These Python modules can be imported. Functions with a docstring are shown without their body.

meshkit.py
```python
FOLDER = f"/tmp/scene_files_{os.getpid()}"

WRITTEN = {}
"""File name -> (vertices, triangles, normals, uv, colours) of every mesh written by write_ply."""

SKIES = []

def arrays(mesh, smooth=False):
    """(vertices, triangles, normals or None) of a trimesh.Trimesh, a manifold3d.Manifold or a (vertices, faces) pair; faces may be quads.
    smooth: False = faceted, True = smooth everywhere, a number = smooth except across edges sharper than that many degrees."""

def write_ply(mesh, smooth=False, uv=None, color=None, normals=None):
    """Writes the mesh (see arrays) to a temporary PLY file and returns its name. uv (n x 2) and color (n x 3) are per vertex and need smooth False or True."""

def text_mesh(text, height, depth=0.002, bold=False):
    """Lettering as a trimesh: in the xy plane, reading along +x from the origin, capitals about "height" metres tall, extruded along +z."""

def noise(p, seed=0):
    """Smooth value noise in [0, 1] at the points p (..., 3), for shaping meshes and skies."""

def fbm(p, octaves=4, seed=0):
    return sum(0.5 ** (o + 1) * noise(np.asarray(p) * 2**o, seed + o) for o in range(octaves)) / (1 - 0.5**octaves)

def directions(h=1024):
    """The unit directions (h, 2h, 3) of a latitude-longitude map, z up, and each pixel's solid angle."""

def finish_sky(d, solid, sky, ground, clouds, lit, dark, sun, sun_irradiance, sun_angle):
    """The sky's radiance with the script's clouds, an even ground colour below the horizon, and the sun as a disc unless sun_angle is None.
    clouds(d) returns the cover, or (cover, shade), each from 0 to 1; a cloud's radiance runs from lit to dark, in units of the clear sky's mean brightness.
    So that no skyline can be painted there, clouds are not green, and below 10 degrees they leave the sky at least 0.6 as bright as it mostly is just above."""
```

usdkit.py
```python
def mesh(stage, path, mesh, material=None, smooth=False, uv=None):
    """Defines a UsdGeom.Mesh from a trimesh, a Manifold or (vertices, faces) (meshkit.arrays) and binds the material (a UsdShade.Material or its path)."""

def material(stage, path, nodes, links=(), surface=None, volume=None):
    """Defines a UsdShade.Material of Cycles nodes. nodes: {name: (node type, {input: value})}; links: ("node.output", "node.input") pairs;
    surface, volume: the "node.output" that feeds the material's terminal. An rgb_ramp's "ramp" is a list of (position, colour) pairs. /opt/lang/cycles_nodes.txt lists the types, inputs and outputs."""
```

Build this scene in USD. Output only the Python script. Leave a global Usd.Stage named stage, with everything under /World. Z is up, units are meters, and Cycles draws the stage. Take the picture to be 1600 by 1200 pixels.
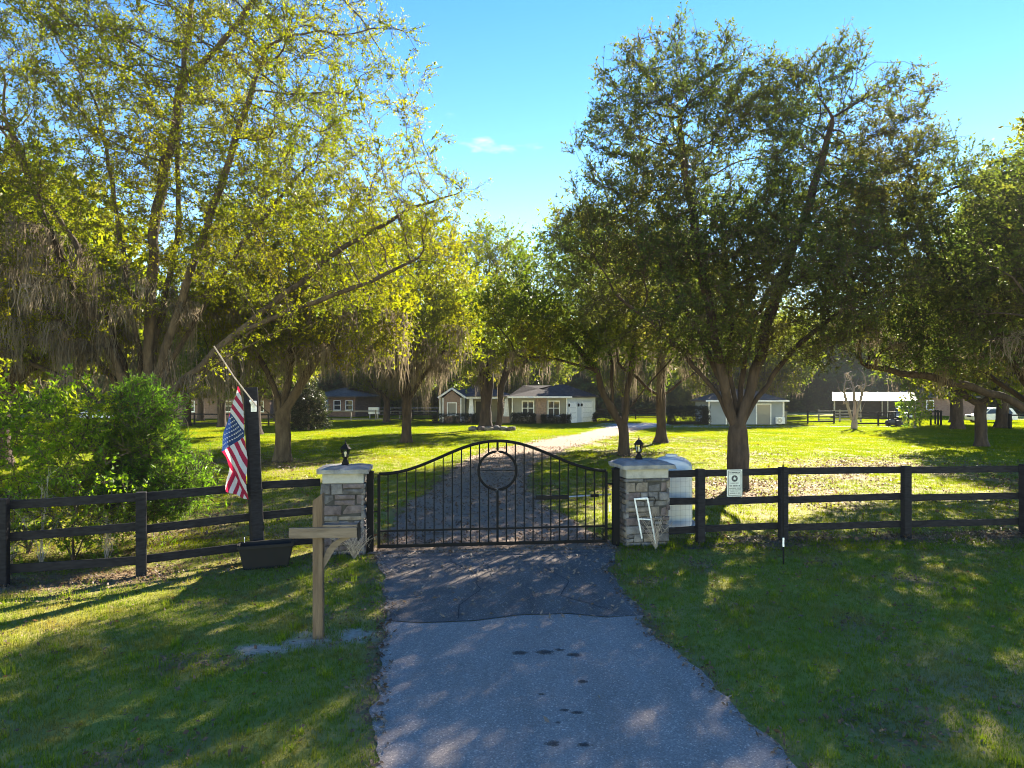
import math, numpy as np, trimesh, usdkit, shapely
from meshkit import noise, fbm
from scipy.spatial import cKDTree
from shapely.geometry import Polygon, LineString
from pxr import Usd, UsdGeom, UsdLux, UsdShade, Gf, Sdf, Vt

stage = Usd.Stage.CreateInMemory()
UsdGeom.SetStageUpAxis(stage, 'Z')
UsdGeom.SetStageMetersPerUnit(stage, 1.0)
world = UsdGeom.Xform.Define(stage, '/World')
stage.SetDefaultPrim(world.GetPrim())
UsdGeom.Scope.Define(stage, '/World/Looks')
PI = math.pi
HAZE = 0.00013

# ------------------------------------------------------------------ camera, sky, sun, exposure
EYE = 3.04
cam = UsdGeom.Camera.Define(stage, '/World/camera')
cam.AddTranslateOp().Set((0, 0, EYE))
cam.AddRotateXYZOp().Set((90, 0, 0))
cam.CreateFocalLengthAttr(24.0)
cam.CreateHorizontalApertureAttr(36.0)
cam.CreateVerticalApertureAttr(27.0)
cam.CreateVerticalApertureOffsetAttr(0.38)
cam.CreateClippingRangeAttr((0.05, 5000.0))
cam.CreateExposureAttr(3.5)
SUN_AZ, SUN_EL = math.radians(27.5), math.radians(28.5)
SUN = np.array([math.sin(SUN_AZ) * math.cos(SUN_EL), math.cos(SUN_AZ) * math.cos(SUN_EL), math.sin(SUN_EL)])
sun = UsdLux.DistantLight.Define(stage, '/World/sun')
sun.CreateIntensityAttr(0.65)
sun.CreateAngleAttr(0.5)
sun.CreateNormalizeAttr(True)
sun.CreateColorAttr((1.0, 0.88, 0.70))
sun.AddTransformOp().Set(Gf.Matrix4d(Gf.Rotation(Gf.Vec3d(0, 0, 1), Gf.Vec3d(*map(float, SUN))), Gf.Vec3d(0, 0, 0)))
dome = UsdLux.DomeLight.Define(stage, '/World/sky')
sky_mat = usdkit.material(stage, '/World/Looks/sky', {
    'sky': ('sky_texture', {'sky_type': 'single_scattering', 'sun_disc': False, 'sun_elevation': SUN_EL, 'sun_rotation': SUN_AZ, 'altitude': 200.0, 'air_density': 1.0, 'aerosol_density': 0.0, 'ozone_density': 3.0}),
    'sat': ('hsv', {'hue': 0.526, 'saturation': 1.35, 'value': 1.0, 'fac': 1.0}),
    'warm': ('mix', {'mix_type': 'multiply', 'fac': 1.0, 'color2': (1.02, 0.82, 0.5)}),
    'tc': ('texture_coordinate', {}),
    'mp': ('mapping', {'scale': (1.0, 1.0, 3.0), 'location': (3.1, 0.4, 0.0)}),
    'n': ('noise_texture', {'scale': 4.2, 'detail': 7.0, 'roughness': 0.55}),
    'r': ('rgb_ramp', {'ramp': [(0.0, (0, 0, 0)), (0.64, (0, 0, 0)), (0.76, (0.35, 0.35, 0.35)), (1.0, (0.6, 0.6, 0.6))]}),
    'mx': ('mix', {'color2': (6.0, 6.2, 6.6)}),
    'bg': ('background_shader', {'strength': 0.06})},
    [('sky.color', 'sat.color'), ('tc.generated', 'mp.vector'), ('mp.vector', 'n.vector'), ('n.fac', 'r.fac'), ('r.color', 'mx.fac'), ('sat.color', 'warm.color1'), ('warm.color', 'mx.color1'), ('mx.color', 'bg.color')], surface='bg.background')
UsdShade.MaterialBindingAPI.Apply(dome.GetPrim()).Bind(sky_mat)
dome.GetPrim().SetCustomDataByKey('kind', 'structure')

# ------------------------------------------------------------------ helpers
_names = {}
def numbered(parent, name):
    k = (parent, name); n = _names.get(k, -1) + 1; _names[k] = n
    return f'{parent}/{name}' + (f'_{n:03d}' if n else '')

def tag(prim, label=None, cat=None, group=None, kind=None):
    for k, v in (('label', label), ('category', cat), ('group', group), ('kind', kind)):
        if v: prim.SetCustomDataByKey(k, v)
    return prim

def ppath(parent):
    return '/World' if parent is None else (parent if isinstance(parent, str) else str(parent.GetPath()))

def thing(name, label=None, cat=None, loc=(0, 0, 0), rz=0.0, group=None, scale=None):
    x = UsdGeom.Xform.Define(stage, numbered('/World', name))
    x.AddTranslateOp().Set(tuple(map(float, loc)))
    if rz: x.AddRotateZOp().Set(math.degrees(rz))
    if scale is not None: x.AddScaleOp().Set(tuple(map(float, scale)) if np.ndim(scale) else (float(scale),) * 3)
    return tag(x.GetPrim(), label, cat, group)

def obj(name, mesh, m, parent=None, smooth=False, label=None, cat=None, group=None, kind=None, loc=None):
    p = numbered(ppath(parent), name)
    g = usdkit.mesh(stage, p, mesh, m, smooth)
    if loc is not None: g.AddTranslateOp().Set(tuple(map(float, loc)))
    return tag(g.GetPrim(), label, cat, group, kind)

def struct(name, mesh, m, label=None, parent=None, smooth=False):
    return obj(name, mesh, m, parent, smooth, label=label, kind='structure')

def copy_of(root, name, loc, rz, label, group=None, scale=None):
    was = root.GetCustomData()
    r = thing(name, label, was['category'], loc, rz, group, scale)
    r.GetReferences().AddInternalReference(root.GetPath()); r.SetInstanceable(True)
    return r

def instancer(name, protos, pos, rot, scl, ids, parent=None, kind='stuff', label=None, cat=None):
    """protos: list of (mesh, material). rot: quaternions wxyz."""
    p = numbered(ppath(parent), name)
    pi = UsdGeom.PointInstancer.Define(stage, p)
    paths = []
    for k, (me, m) in enumerate(protos):
        g = usdkit.mesh(stage, f'{p}/source_{k}' if k else f'{p}/source', me, m); paths.append(g.GetPath())
    pi.CreatePrototypesRel().SetTargets(paths)
    pi.CreatePositionsAttr(Vt.Vec3fArray.FromNumpy(np.asarray(pos, np.float32)))
    pi.CreateScalesAttr(Vt.Vec3fArray.FromNumpy(np.repeat(np.asarray(scl, np.float32)[:, None], 3, 1) if np.ndim(scl) == 1 else np.asarray(scl, np.float32)))
    q = np.asarray(rot, float)
    pi.CreateOrientationsAttr(Vt.QuathArray([Gf.Quath(float(a), float(b), float(c), float(d)) for a, b, c, d in q]))
    pi.CreateProtoIndicesAttr(Vt.IntArray.FromNumpy(np.asarray(ids, np.int32)))
    return tag(pi.GetPrim(), label, cat, kind=kind)

def rand_quats(rg, n):
    q = rg.normal(size=(n, 4)); return q / np.linalg.norm(q, axis=1, keepdims=True)
def z_quats(a):
    z = np.zeros_like(a); return np.stack([np.cos(a / 2), z, z, np.sin(a / 2)], 1)

cat_ = trimesh.util.concatenate
def box(cx, cy, cz, sx, sy, sz, bevel=0.0, rz=0.0):
    """box centred at (cx,cy), resting from cz up by sz"""
    if bevel:
        b = bevel; pts = []
        for x in (-1, 1):
            for y in (-1, 1):
                for z in (-1, 1):
                    X, Y, Z = x * sx / 2, y * sy / 2, z * sz / 2
                    pts += [(X - x * b, Y, Z - z * 0), (X, Y - y * b, Z), (X, Y, Z - z * b)] if False else [(X - x * b, Y - y * b, Z), (X - x * b, Y, Z - z * b), (X, Y - y * b, Z - z * b)]
        m = trimesh.convex.convex_hull(np.array(pts))
    else:
        m = trimesh.creation.box((sx, sy, sz))
    if rz: m.apply_transform(trimesh.transformations.rotation_matrix(rz, (0, 0, 1)))
    m.apply_translation((cx, cy, cz + sz / 2))
    return m

def tube(pts, r, n=8, caps=True):
    """tube along pts; r scalar or per point"""
    P = np.asarray(pts, float); R = np.broadcast_to(np.asarray(r, float), (len(P),))
    T = np.gradient(P, axis=0); T /= np.maximum(np.linalg.norm(T, axis=1, keepdims=True), 1e-9)
    ref = np.array([0, 0, 1.0]) if abs(T[0, 2]) < 0.9 else np.array([1.0, 0, 0])
    U = np.cross(T, ref); U /= np.maximum(np.linalg.norm(U, axis=1, keepdims=True), 1e-9)
    W = np.cross(T, U)
    a = np.arange(n) * 2 * PI / n
    V = P[:, None] + R[:, None, None] * (np.cos(a)[None, :, None] * U[:, None] + np.sin(a)[None, :, None] * W[:, None])
    V = V.reshape(-1, 3); F = []
    k = np.arange(n); k2 = (k + 1) % n
    for i in range(len(P) - 1):
        a0, b0 = i * n, (i + 1) * n
        F.append(np.stack([a0 + k, a0 + k2, b0 + k2], 1)); F.append(np.stack([a0 + k, b0 + k2, b0 + k], 1))
    if caps:
        c0, c1 = len(V), len(V) + 1
        V = np.vstack([V, P[0], P[-1]]); e = (len(P) - 1) * n
        F.append(np.stack([np.full(n, c0), k2, k], 1)); F.append(np.stack([np.full(n, c1), e + k, e + k2], 1))
    return trimesh.Trimesh(V, np.vstack(F), process=False)

def lathe(profile, n=16):
    prof = np.asarray(profile, float)
    a = np.arange(n) * 2 * PI / n
    V = np.stack([prof[:, None, 0] * np.cos(a), prof[:, None, 0] * np.sin(a), np.repeat(prof[:, 1:2], n, 1)], -1).reshape(-1, 3)
    k = np.arange(n); k2 = (k + 1) % n; F = []
    for i in range(len(prof) - 1):
        a0, b0 = i * n, (i + 1) * n
        F.append(np.stack([a0 + k, a0 + k2, b0 + k2], 1)); F.append(np.stack([a0 + k, b0 + k2, b0 + k], 1))
    return trimesh.Trimesh(V, np.vstack(F), process=False)

def prism(poly, h):
    return trimesh.creation.extrude_polygon(poly if isinstance(poly, Polygon) else Polygon(poly), h, engine='earcut')

def moved(m, t=(0, 0, 0), rz=0.0, rx=0.0, ry=0.0):
    for a, ax in ((rx, (1, 0, 0)), (ry, (0, 1, 0)), (rz, (0, 0, 1))):
        if a: m.apply_transform(trimesh.transformations.rotation_matrix(a, ax))
    m.apply_translation(t); return m

def bar(a, b, w, t):
    """rectangular bar from a to b, w wide (vertical) and t thick (horizontal)"""
    a, b = np.asarray(a, float), np.asarray(b, float); d = b - a; L = np.linalg.norm(d); d /= L
    s = np.cross(d, (0, 0, 1.0)); s = s / np.linalg.norm(s) if np.linalg.norm(s) > 1e-6 else np.array([1.0, 0, 0])
    u = np.cross(s, d)
    e = min(w, t) * 0.12; pts = []
    for x in (0, 1):
        for y in (-1, 1):
            for z in (-1, 1):
                c = a + d * (L * x)
                pts += [c + s * y * (t / 2 - e) + u * z * w / 2, c + s * y * t / 2 + u * z * (w / 2 - e)]
    return trimesh.convex.convex_hull(np.array(pts))

# ------------------------------------------------------------------ materials
LK = '/World/Looks/'
def surf(name, c1, c2, scale=3.0, rough=0.7, bump=0.3, bscale=None, stretch=(1, 1, 1), metal=0.0, spec=0.4, bdist=0.02, detail=5.0, c3=None):
    ramp = [(0.3, c1), (0.7, c2)] if c3 is None else [(0.25, c1), (0.5, c2), (0.75, c3)]
    nd = {'g': ('geometry', {}), 'm': ('mapping', {'scale': stretch}), 'n': ('noise_texture', {'scale': scale, 'detail': detail, 'roughness': 0.6}),
          'r': ('rgb_ramp', {'ramp': ramp}), 'p': ('principled_bsdf', {'roughness': rough, 'metallic': metal, 'specular_ior_level': spec})}
    ln = [('g.position', 'm.vector'), ('m.vector', 'n.vector'), ('n.fac', 'r.fac'), ('r.color', 'p.base_color')]
    if bump:
        nd['n2'] = ('noise_texture', {'scale': bscale or scale * 4, 'detail': 6.0, 'roughness': 0.65}); nd['b'] = ('bump', {'strength': bump, 'distance': bdist})
        ln += [('m.vector', 'n2.vector'), ('n2.fac', 'b.height'), ('b.normal', 'p.normal')]
    return usdkit.material(stage, LK + name, nd, ln, surface='p.BSDF')

def plain(name, c, rough=0.5, metal=0.0, spec=0.5):
    return surf(name, tuple(0.85 * x for x in c), tuple(min(1, 1.12 * x) for x in c), 6.0, rough, 0.08, 60, metal=metal, spec=spec, bdist=0.004)

def leafy(name, c1, c2, trans, tfac=0.45, scale=0.35, rough=0.45, vary=0.45, c3=None, spec=0.35):
    ramp = [(0.35, c1), (0.62, c2)] if c3 is None else [(0.32, c1), (0.5, c2), (0.66, c3)]
    ratio = tuple(t for t in trans)
    return usdkit.material(stage, LK + name, {
        'g': ('geometry', {}), 'n': ('noise_texture', {'scale': scale, 'detail': 3.0, 'roughness': 0.6}), 'r': ('rgb_ramp', {'ramp': ramp}),
        'mr': ('map_range', {'to_min': 1 - vary, 'to_max': 1 + vary}), 'h': ('hsv', {'saturation': 1.0, 'fac': 1.0}),
        'mh': ('map_range', {'to_min': 0.485, 'to_max': 0.515}),
        'tm': ('mix', {'mix_type': 'multiply', 'fac': 1.0, 'color2': ratio}),
        'p': ('principled_bsdf', {'roughness': rough, 'specular_ior_level': spec}), 't': ('translucent_bsdf', {}), 'x': ('mix_closure', {'fac': tfac})},
        [('g.position', 'n.vector'), ('n.fac', 'r.fac'), ('g.random_per_island', 'mr.value'), ('g.random_per_island', 'mh.value'), ('mh.result', 'h.hue'), ('r.color', 'h.color'), ('mr.result', 'h.value'), ('h.color', 'p.base_color'),
         ('h.color', 'tm.color1'), ('tm.color', 't.color'), ('p.BSDF', 'x.closure1'), ('t.BSDF', 'x.closure2')], surface='x.closure')

M = {}
M['oak_leaf'] = leafy('oak_leaf', (0.085, 0.125, 0.008), (0.14, 0.172, 0.007), (3.2, 3.3, 0.9), 0.55, 0.45, c3=(0.2, 0.2, 0.006), spec=0.15)
M['dark_leaf'] = leafy('dark_leaf', (0.055, 0.105, 0.026), (0.085, 0.125, 0.028), (2.8, 2.8, 1.3), 0.48, 0.3, c3=(0.125, 0.13, 0.034), spec=0.25)
M['mid_leaf'] = leafy('mid_leaf', (0.065, 0.125, 0.018), (0.11, 0.165, 0.014), (3.0, 3.0, 1.1), 0.52, 0.2, c3=(0.18, 0.185, 0.018), spec=0.2)
M['far_leaf'] = leafy('far_leaf', (0.09, 0.15, 0.05), (0.14, 0.2, 0.05), (2.6, 2.6, 1.4), 0.5, 0.12, c3=(0.18, 0.2, 0.055))
M['shrub_leaf'] = leafy('shrub_leaf', (0.085, 0.23, 0.016), (0.15, 0.31, 0.016), (3.2, 2.9, 1.1), 0.54, 0.7, c3=(0.26, 0.33, 0.018), spec=0.2)
M['cedar_leaf'] = leafy('cedar_leaf', (0.06, 0.19, 0.018), (0.1, 0.25, 0.018), (3.0, 2.8, 1.1), 0.5, 0.9, c3=(0.12, 0.19, 0.014), spec=0.2)
M['hedge_leaf'] = leafy('hedge_leaf', (0.022, 0.04, 0.014), (0.04, 0.06, 0.016), (1.8, 1.8, 1.3), 0.3, 0.6)
M['moss'] = leafy('spanish_moss', (0.235, 0.205, 0.155), (0.35, 0.31, 0.24), (1.35, 1.3, 1.15), 0.4, 0.5, rough=0.9, vary=0.35, spec=0.1)
M['grass'] = leafy('grass_blade', (0.37, 0.34, 0.105), (0.23, 0.35, 0.035), (2.2, 2.1, 0.9), 0.45, 0.9, rough=0.6, vary=0.6, c3=(0.23, 0.39, 0.03), spec=0.08)
M['lawn'] = leafy('lawn_blade', (0.08, 0.145, 0.003), (0.112, 0.17, 0.002), (2.8, 2.7, 0.6), 0.52, 0.25, rough=0.6, vary=0.35, c3=(0.155, 0.19, 0.003), spec=0.06)
M['pale_litter'] = leafy('pale_fallen_leaf', (0.3, 0.23, 0.15), (0.42, 0.34, 0.24), (1.2, 1.1, 0.9), 0.25, 1.6, rough=0.6, vary=0.5, c3=(0.5, 0.43, 0.34))
M['tuft'] = leafy('tuft_blade', (0.12, 0.22, 0.02), (0.16, 0.27, 0.02), (2.6, 2.5, 0.9), 0.5, 0.9, rough=0.6, vary=0.4, c3=(0.22, 0.3, 0.03), spec=0.12)
M['litter'] = leafy('fallen_leaf', (0.24, 0.15, 0.075), (0.33, 0.23, 0.125), (1.2, 1.1, 0.9), 0.3, 1.6, rough=0.6, vary=0.6, c3=(0.42, 0.33, 0.21))
M['bark'] = surf('oak_bark', (0.035, 0.026, 0.02), (0.105, 0.08, 0.058), 3.0, 0.9, 1.0, 14, (1.6, 1.6, 0.45), bdist=0.06, spec=0.2)
M['dark_bark'] = surf('dark_oak_bark', (0.022, 0.016, 0.014), (0.065, 0.047, 0.038), 3.0, 0.9, 1.0, 14, (1.6, 1.6, 0.45), bdist=0.06, spec=0.2)
M['pale_bark'] = surf('pale_smooth_bark', (0.16, 0.125, 0.095), (0.29, 0.235, 0.185), 2.0, 0.8, 0.4, 9, (1, 1, 0.5))
M['fence'] = surf('black_painted_board', (0.006, 0.006, 0.008), (0.02, 0.02, 0.024), 7.0, 0.75, 0.5, 22, (1, 1, 4), bdist=0.008, spec=0.1)
M['iron'] = plain('black_iron', (0.006, 0.006, 0.007), 0.6, spec=0.08)
M['black_plastic'] = plain('black_plastic', (0.009, 0.009, 0.01), 0.6, spec=0.15)
M['wire'] = plain('galvanised_wire', (0.03, 0.03, 0.03), 0.6, 0.2, spec=0.1)
M['wood'] = surf('weathered_wood', (0.075, 0.051, 0.034), (0.15, 0.108, 0.074), 4.0, 0.8, 0.5, 30, (5, 5, 0.5), bdist=0.01, spec=0.2)
M['wood_arm'] = surf('weathered_wood_arm', (0.095, 0.072, 0.054), (0.18, 0.142, 0.11), 4.0, 0.8, 0.5, 30, (0.6, 5, 5), bdist=0.01, spec=0.2)
M['stucco'] = surf('cast_stone', (0.17, 0.17, 0.162), (0.3, 0.295, 0.28), 3.2, 0.85, 0.5, 40, bdist=0.01, spec=0.1, c3=(0.23, 0.222, 0.205))
M['cap'] = surf('rough_cap_stone', (0.13, 0.13, 0.133), (0.27, 0.268, 0.262), 5.0, 0.9, 0.9, 22, bdist=0.03, spec=0.2)
STONES = [surf(f'ledge_stone_{w}', c1, c2, 7.0, 0.9, 0.9, 28, bdist=0.03, spec=0.15) for w, c1, c2 in (
    ('grey', (0.07, 0.067, 0.072), (0.185, 0.178, 0.183)), ('mauve', (0.06, 0.047, 0.05), (0.155, 0.128, 0.13)), ('tan', (0.095, 0.08, 0.068), (0.22, 0.19, 0.165)), ('dark', (0.045, 0.043, 0.046), (0.13, 0.125, 0.13)))]
M['mortar'] = surf('mortar', (0.02, 0.019, 0.018), (0.05, 0.048, 0.046), 10, 0.95, 0.5)
M['tank'] = surf('white_tank', (0.42, 0.42, 0.41), (0.53, 0.53, 0.52), 1.5, 0.45, 0.06, 20)
M['white'] = plain('white_paint', (0.78, 0.78, 0.76), 0.5)
M['white_metal'] = surf('chipped_white_metal', (0.45, 0.44, 0.42), (0.78, 0.78, 0.77), 14, 0.5, 0.3, 60, bdist=0.003)
M['flag_red'] = leafy('flag_red', (0.36, 0.012, 0.02), (0.42, 0.015, 0.025), (1.2, 1, 1), 0.3, 3.0, rough=0.7, vary=0.02)
M['flag_white'] = leafy('flag_white', (0.66, 0.64, 0.64), (0.76, 0.74, 0.73), (1.0, 0.95, 0.9), 0.3, 3.0, rough=0.7, vary=0.02)
M['flag_blue'] = leafy('flag_blue', (0.014, 0.03, 0.13), (0.02, 0.042, 0.17), (1, 1, 1.3), 0.25, 3.0, rough=0.7, vary=0.02)
M['sign_face'] = plain('sign_face', (0.5, 0.52, 0.49), 0.4)
M['sign_ink'] = plain('sign_ink', (0.02, 0.022, 0.03), 0.5)
M['twig'] = surf('dry_twig', (0.2, 0.16, 0.12), (0.38, 0.32, 0.26), 9, 0.9, 0.2)
M['concrete'] = surf('concrete', (0.3, 0.28, 0.26), (0.44, 0.42, 0.39), 1.2, 0.9, 0.4, 30, bdist=0.01)
M['sidinggrey'] = surf('taupe_stucco', (0.2, 0.2, 0.165), (0.27, 0.265, 0.22), 0.8, 0.85, 0.2, 30)
M['sidingwhite'] = surf('pale_siding', (0.5, 0.53, 0.55), (0.6, 0.63, 0.65), 0.8, 0.7, 0.1, 30)
M['sidingblue'] = surf('blue_grey_siding', (0.2, 0.235, 0.27), (0.26, 0.3, 0.335), 0.7, 0.75, 0.15, 20)
M['roof'] = surf('dark_shingle', (0.035, 0.033, 0.033), (0.075, 0.07, 0.068), 5, 0.95, 0.8, 14, (0.3, 0.3, 3), bdist=0.03, spec=0.03)
M['roofbrown'] = surf('brown_shingle', (0.085, 0.068, 0.052), (0.16, 0.132, 0.108), 5, 0.95, 0.8, 14, (0.3, 0.3, 3), bdist=0.03, spec=0.03)
M['rooftin'] = surf('silver_roof_sheet', (0.2, 0.205, 0.215), (0.34, 0.345, 0.36), 1.2, 0.6, 0.1, 8, metal=0.2)
M['stoneveneer'] = surf('brown_stone_veneer', (0.1, 0.06, 0.045), (0.3, 0.21, 0.16), 5.5, 0.9, 1.0, 9, bdist=0.05, c3=(0.18, 0.1, 0.075))
M['brick'] = surf('brown_brick', (0.13, 0.078, 0.058), (0.23, 0.15, 0.115), 2.5, 0.9, 0.5, 12, (1, 1, 3), bdist=0.02)
M['glass'] = usdkit.material(stage, LK + 'window_glass', {'p': ('principled_bsdf', {'base_color': (0.018, 0.022, 0.024), 'roughness': 0.04, 'specular_ior_level': 0.6})}, [], surface='p.BSDF')
M['curtain_glass'] = usdkit.material(stage, LK + 'curtained_glass', {'p': ('principled_bsdf', {'base_color': (0.2, 0.2, 0.19), 'roughness': 0.08, 'specular_ior_level': 0.6})}, [], surface='p.BSDF')
M['door'] = plain('dark_door', (0.02, 0.018, 0.02), 0.5)
M['carwhite'] = usdkit.material(stage, LK + 'white_car_paint', {'p': ('principled_bsdf', {'base_color': (0.66, 0.68, 0.7), 'roughness': 0.3, 'coat_weight': 0.5})}, [], surface='p.BSDF')
M['cardark'] = usdkit.material(stage, LK + 'dark_car_paint', {'p': ('principled_bsdf', {'base_color': (0.05, 0.055, 0.065), 'roughness': 0.3, 'coat_weight': 0.5})}, [], surface='p.BSDF')
M['rubber'] = plain('tyre_rubber', (0.012, 0.012, 0.012), 0.8)
M['chrome'] = plain('grey_metal', (0.4, 0.4, 0.42), 0.35, 0.8)
M['aggregate_mulch'] = surf('red_brown_mulch', (0.06, 0.035, 0.024), (0.16, 0.095, 0.065), 9, 0.95, 0.9, 30, bdist=0.03)
M['lamp_glass'] = usdkit.material(stage, LK + 'lantern_glass', {'f': ('fresnel', {'IOR': 1.45}), 't': ('transparent_bsdf', {'color': (0.9, 0.88, 0.8)}), 'g': ('glossy_bsdf', {'color': (0.9, 0.9, 0.9), 'roughness': 0.08}), 'x': ('mix_closure', {})},
    [('f.fac', 'x.fac'), ('t.BSDF', 'x.closure1'), ('g.BSDF', 'x.closure2')], surface='x.closure')
M['bulb'] = plain('frosted_bulb', (0.75, 0.73, 0.66), 0.3)

def asphalt(name, c1, c2, speck, patch):
    return usdkit.material(stage, LK + name, {
        'g': ('geometry', {}), 'mp': ('mapping', {'scale': (1.6, 0.42, 1.0), 'rotation': (0.0, 0.0, -0.12)}), 'n': ('noise_texture', {'scale': patch, 'detail': 7.0, 'roughness': 0.7}), 'r': ('rgb_ramp', {'ramp': [(0.3, c1), (0.7, c2)]}),
        'v': ('voronoi_texture', {'scale': 75.0}), 'w': ('white_noise_texture', {}), 'sr': ('rgb_ramp', {'ramp': [(0.0, (0.75, 0.75, 0.75)), (0.7, (1, 1, 1)), (0.94, (1.2, 1.2, 1.2)), (0.99, speck), (1.0, speck)]}),
        'mx': ('mix', {'mix_type': 'multiply', 'fac': 1.0}), 'n2': ('noise_texture', {'scale': 120.0, 'detail': 3.0}), 'b': ('bump', {'strength': 0.6, 'distance': 0.005}),
        'p': ('principled_bsdf', {'roughness': 0.92, 'specular_ior_level': 0.2})},
        [('g.position', 'mp.vector'), ('mp.vector', 'n.vector'), ('n.fac', 'r.fac'), ('g.position', 'v.vector'), ('v.position', 'w.vector'), ('w.value', 'sr.fac'), ('r.color', 'mx.color1'), ('sr.color', 'mx.color2'), ('mx.color', 'p.base_color'),
         ('g.position', 'n2.vector'), ('v.distance', 'b.height'), ('b.normal', 'p.normal')], surface='p.BSDF')
M['asphalt_old'] = asphalt('old_grey_asphalt', (0.23, 0.193, 0.163), (0.31, 0.262, 0.224), (1.9, 1.82, 1.7), 1.4)
M['asphalt_new'] = asphalt('dark_asphalt', (0.1, 0.083, 0.07), (0.175, 0.147, 0.126), (2.6, 2.5, 2.3), 1.8)
M['stain'] = usdkit.material(stage, LK + 'oil_stain', {
    'g': ('geometry', {}), 'n': ('noise_texture', {'scale': 38.0, 'detail': 6.0, 'roughness': 0.7}), 'a': ('attribute', {'attribute': 'fade'}), 'sep': ('separate_color', {}),
    'm': ('math', {'math_type': 'multiply_add', 'value2': 2.2, 'value3': -1.1}), 'ad': ('math', {'math_type': 'add', 'use_clamp': True}), 'r': ('rgb_ramp', {'ramp': [(0.3, (0, 0, 0)), (0.8, (0.55, 0.55, 0.55)), (1.0, (0.62, 0.62, 0.62))]}),
    'p': ('principled_bsdf', {'base_color': (0.022, 0.022, 0.024), 'roughness': 0.8, 'specular_ior_level': 0.1}), 't': ('transparent_bsdf', {}), 'x': ('mix_closure', {})},
    [('g.position', 'n.vector'), ('a.color', 'sep.color'), ('n.fac', 'm.value1'), ('m.value', 'ad.value1'), ('sep.r', 'ad.value2'), ('ad.value', 'r.fac'), ('r.color', 'x.fac'), ('t.BSDF', 'x.closure1'), ('p.BSDF', 'x.closure2')], surface='x.closure')
M['crack'] = surf('asphalt_crack', (0.012, 0.012, 0.014), (0.03, 0.03, 0.034), 30, 0.9, 0)
M['gravel'] = surf('gravel_and_leaf_drive', (0.15, 0.108, 0.076), (0.275, 0.208, 0.158), 3.2, 0.95, 1.0, 40, bdist=0.03, spec=0.15, c3=(0.21, 0.15, 0.108), detail=8)
M['sand'] = surf('pale_sand', (0.15, 0.135, 0.12), (0.27, 0.25, 0.225), 7, 0.95, 0.6, 40, bdist=0.01)
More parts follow.
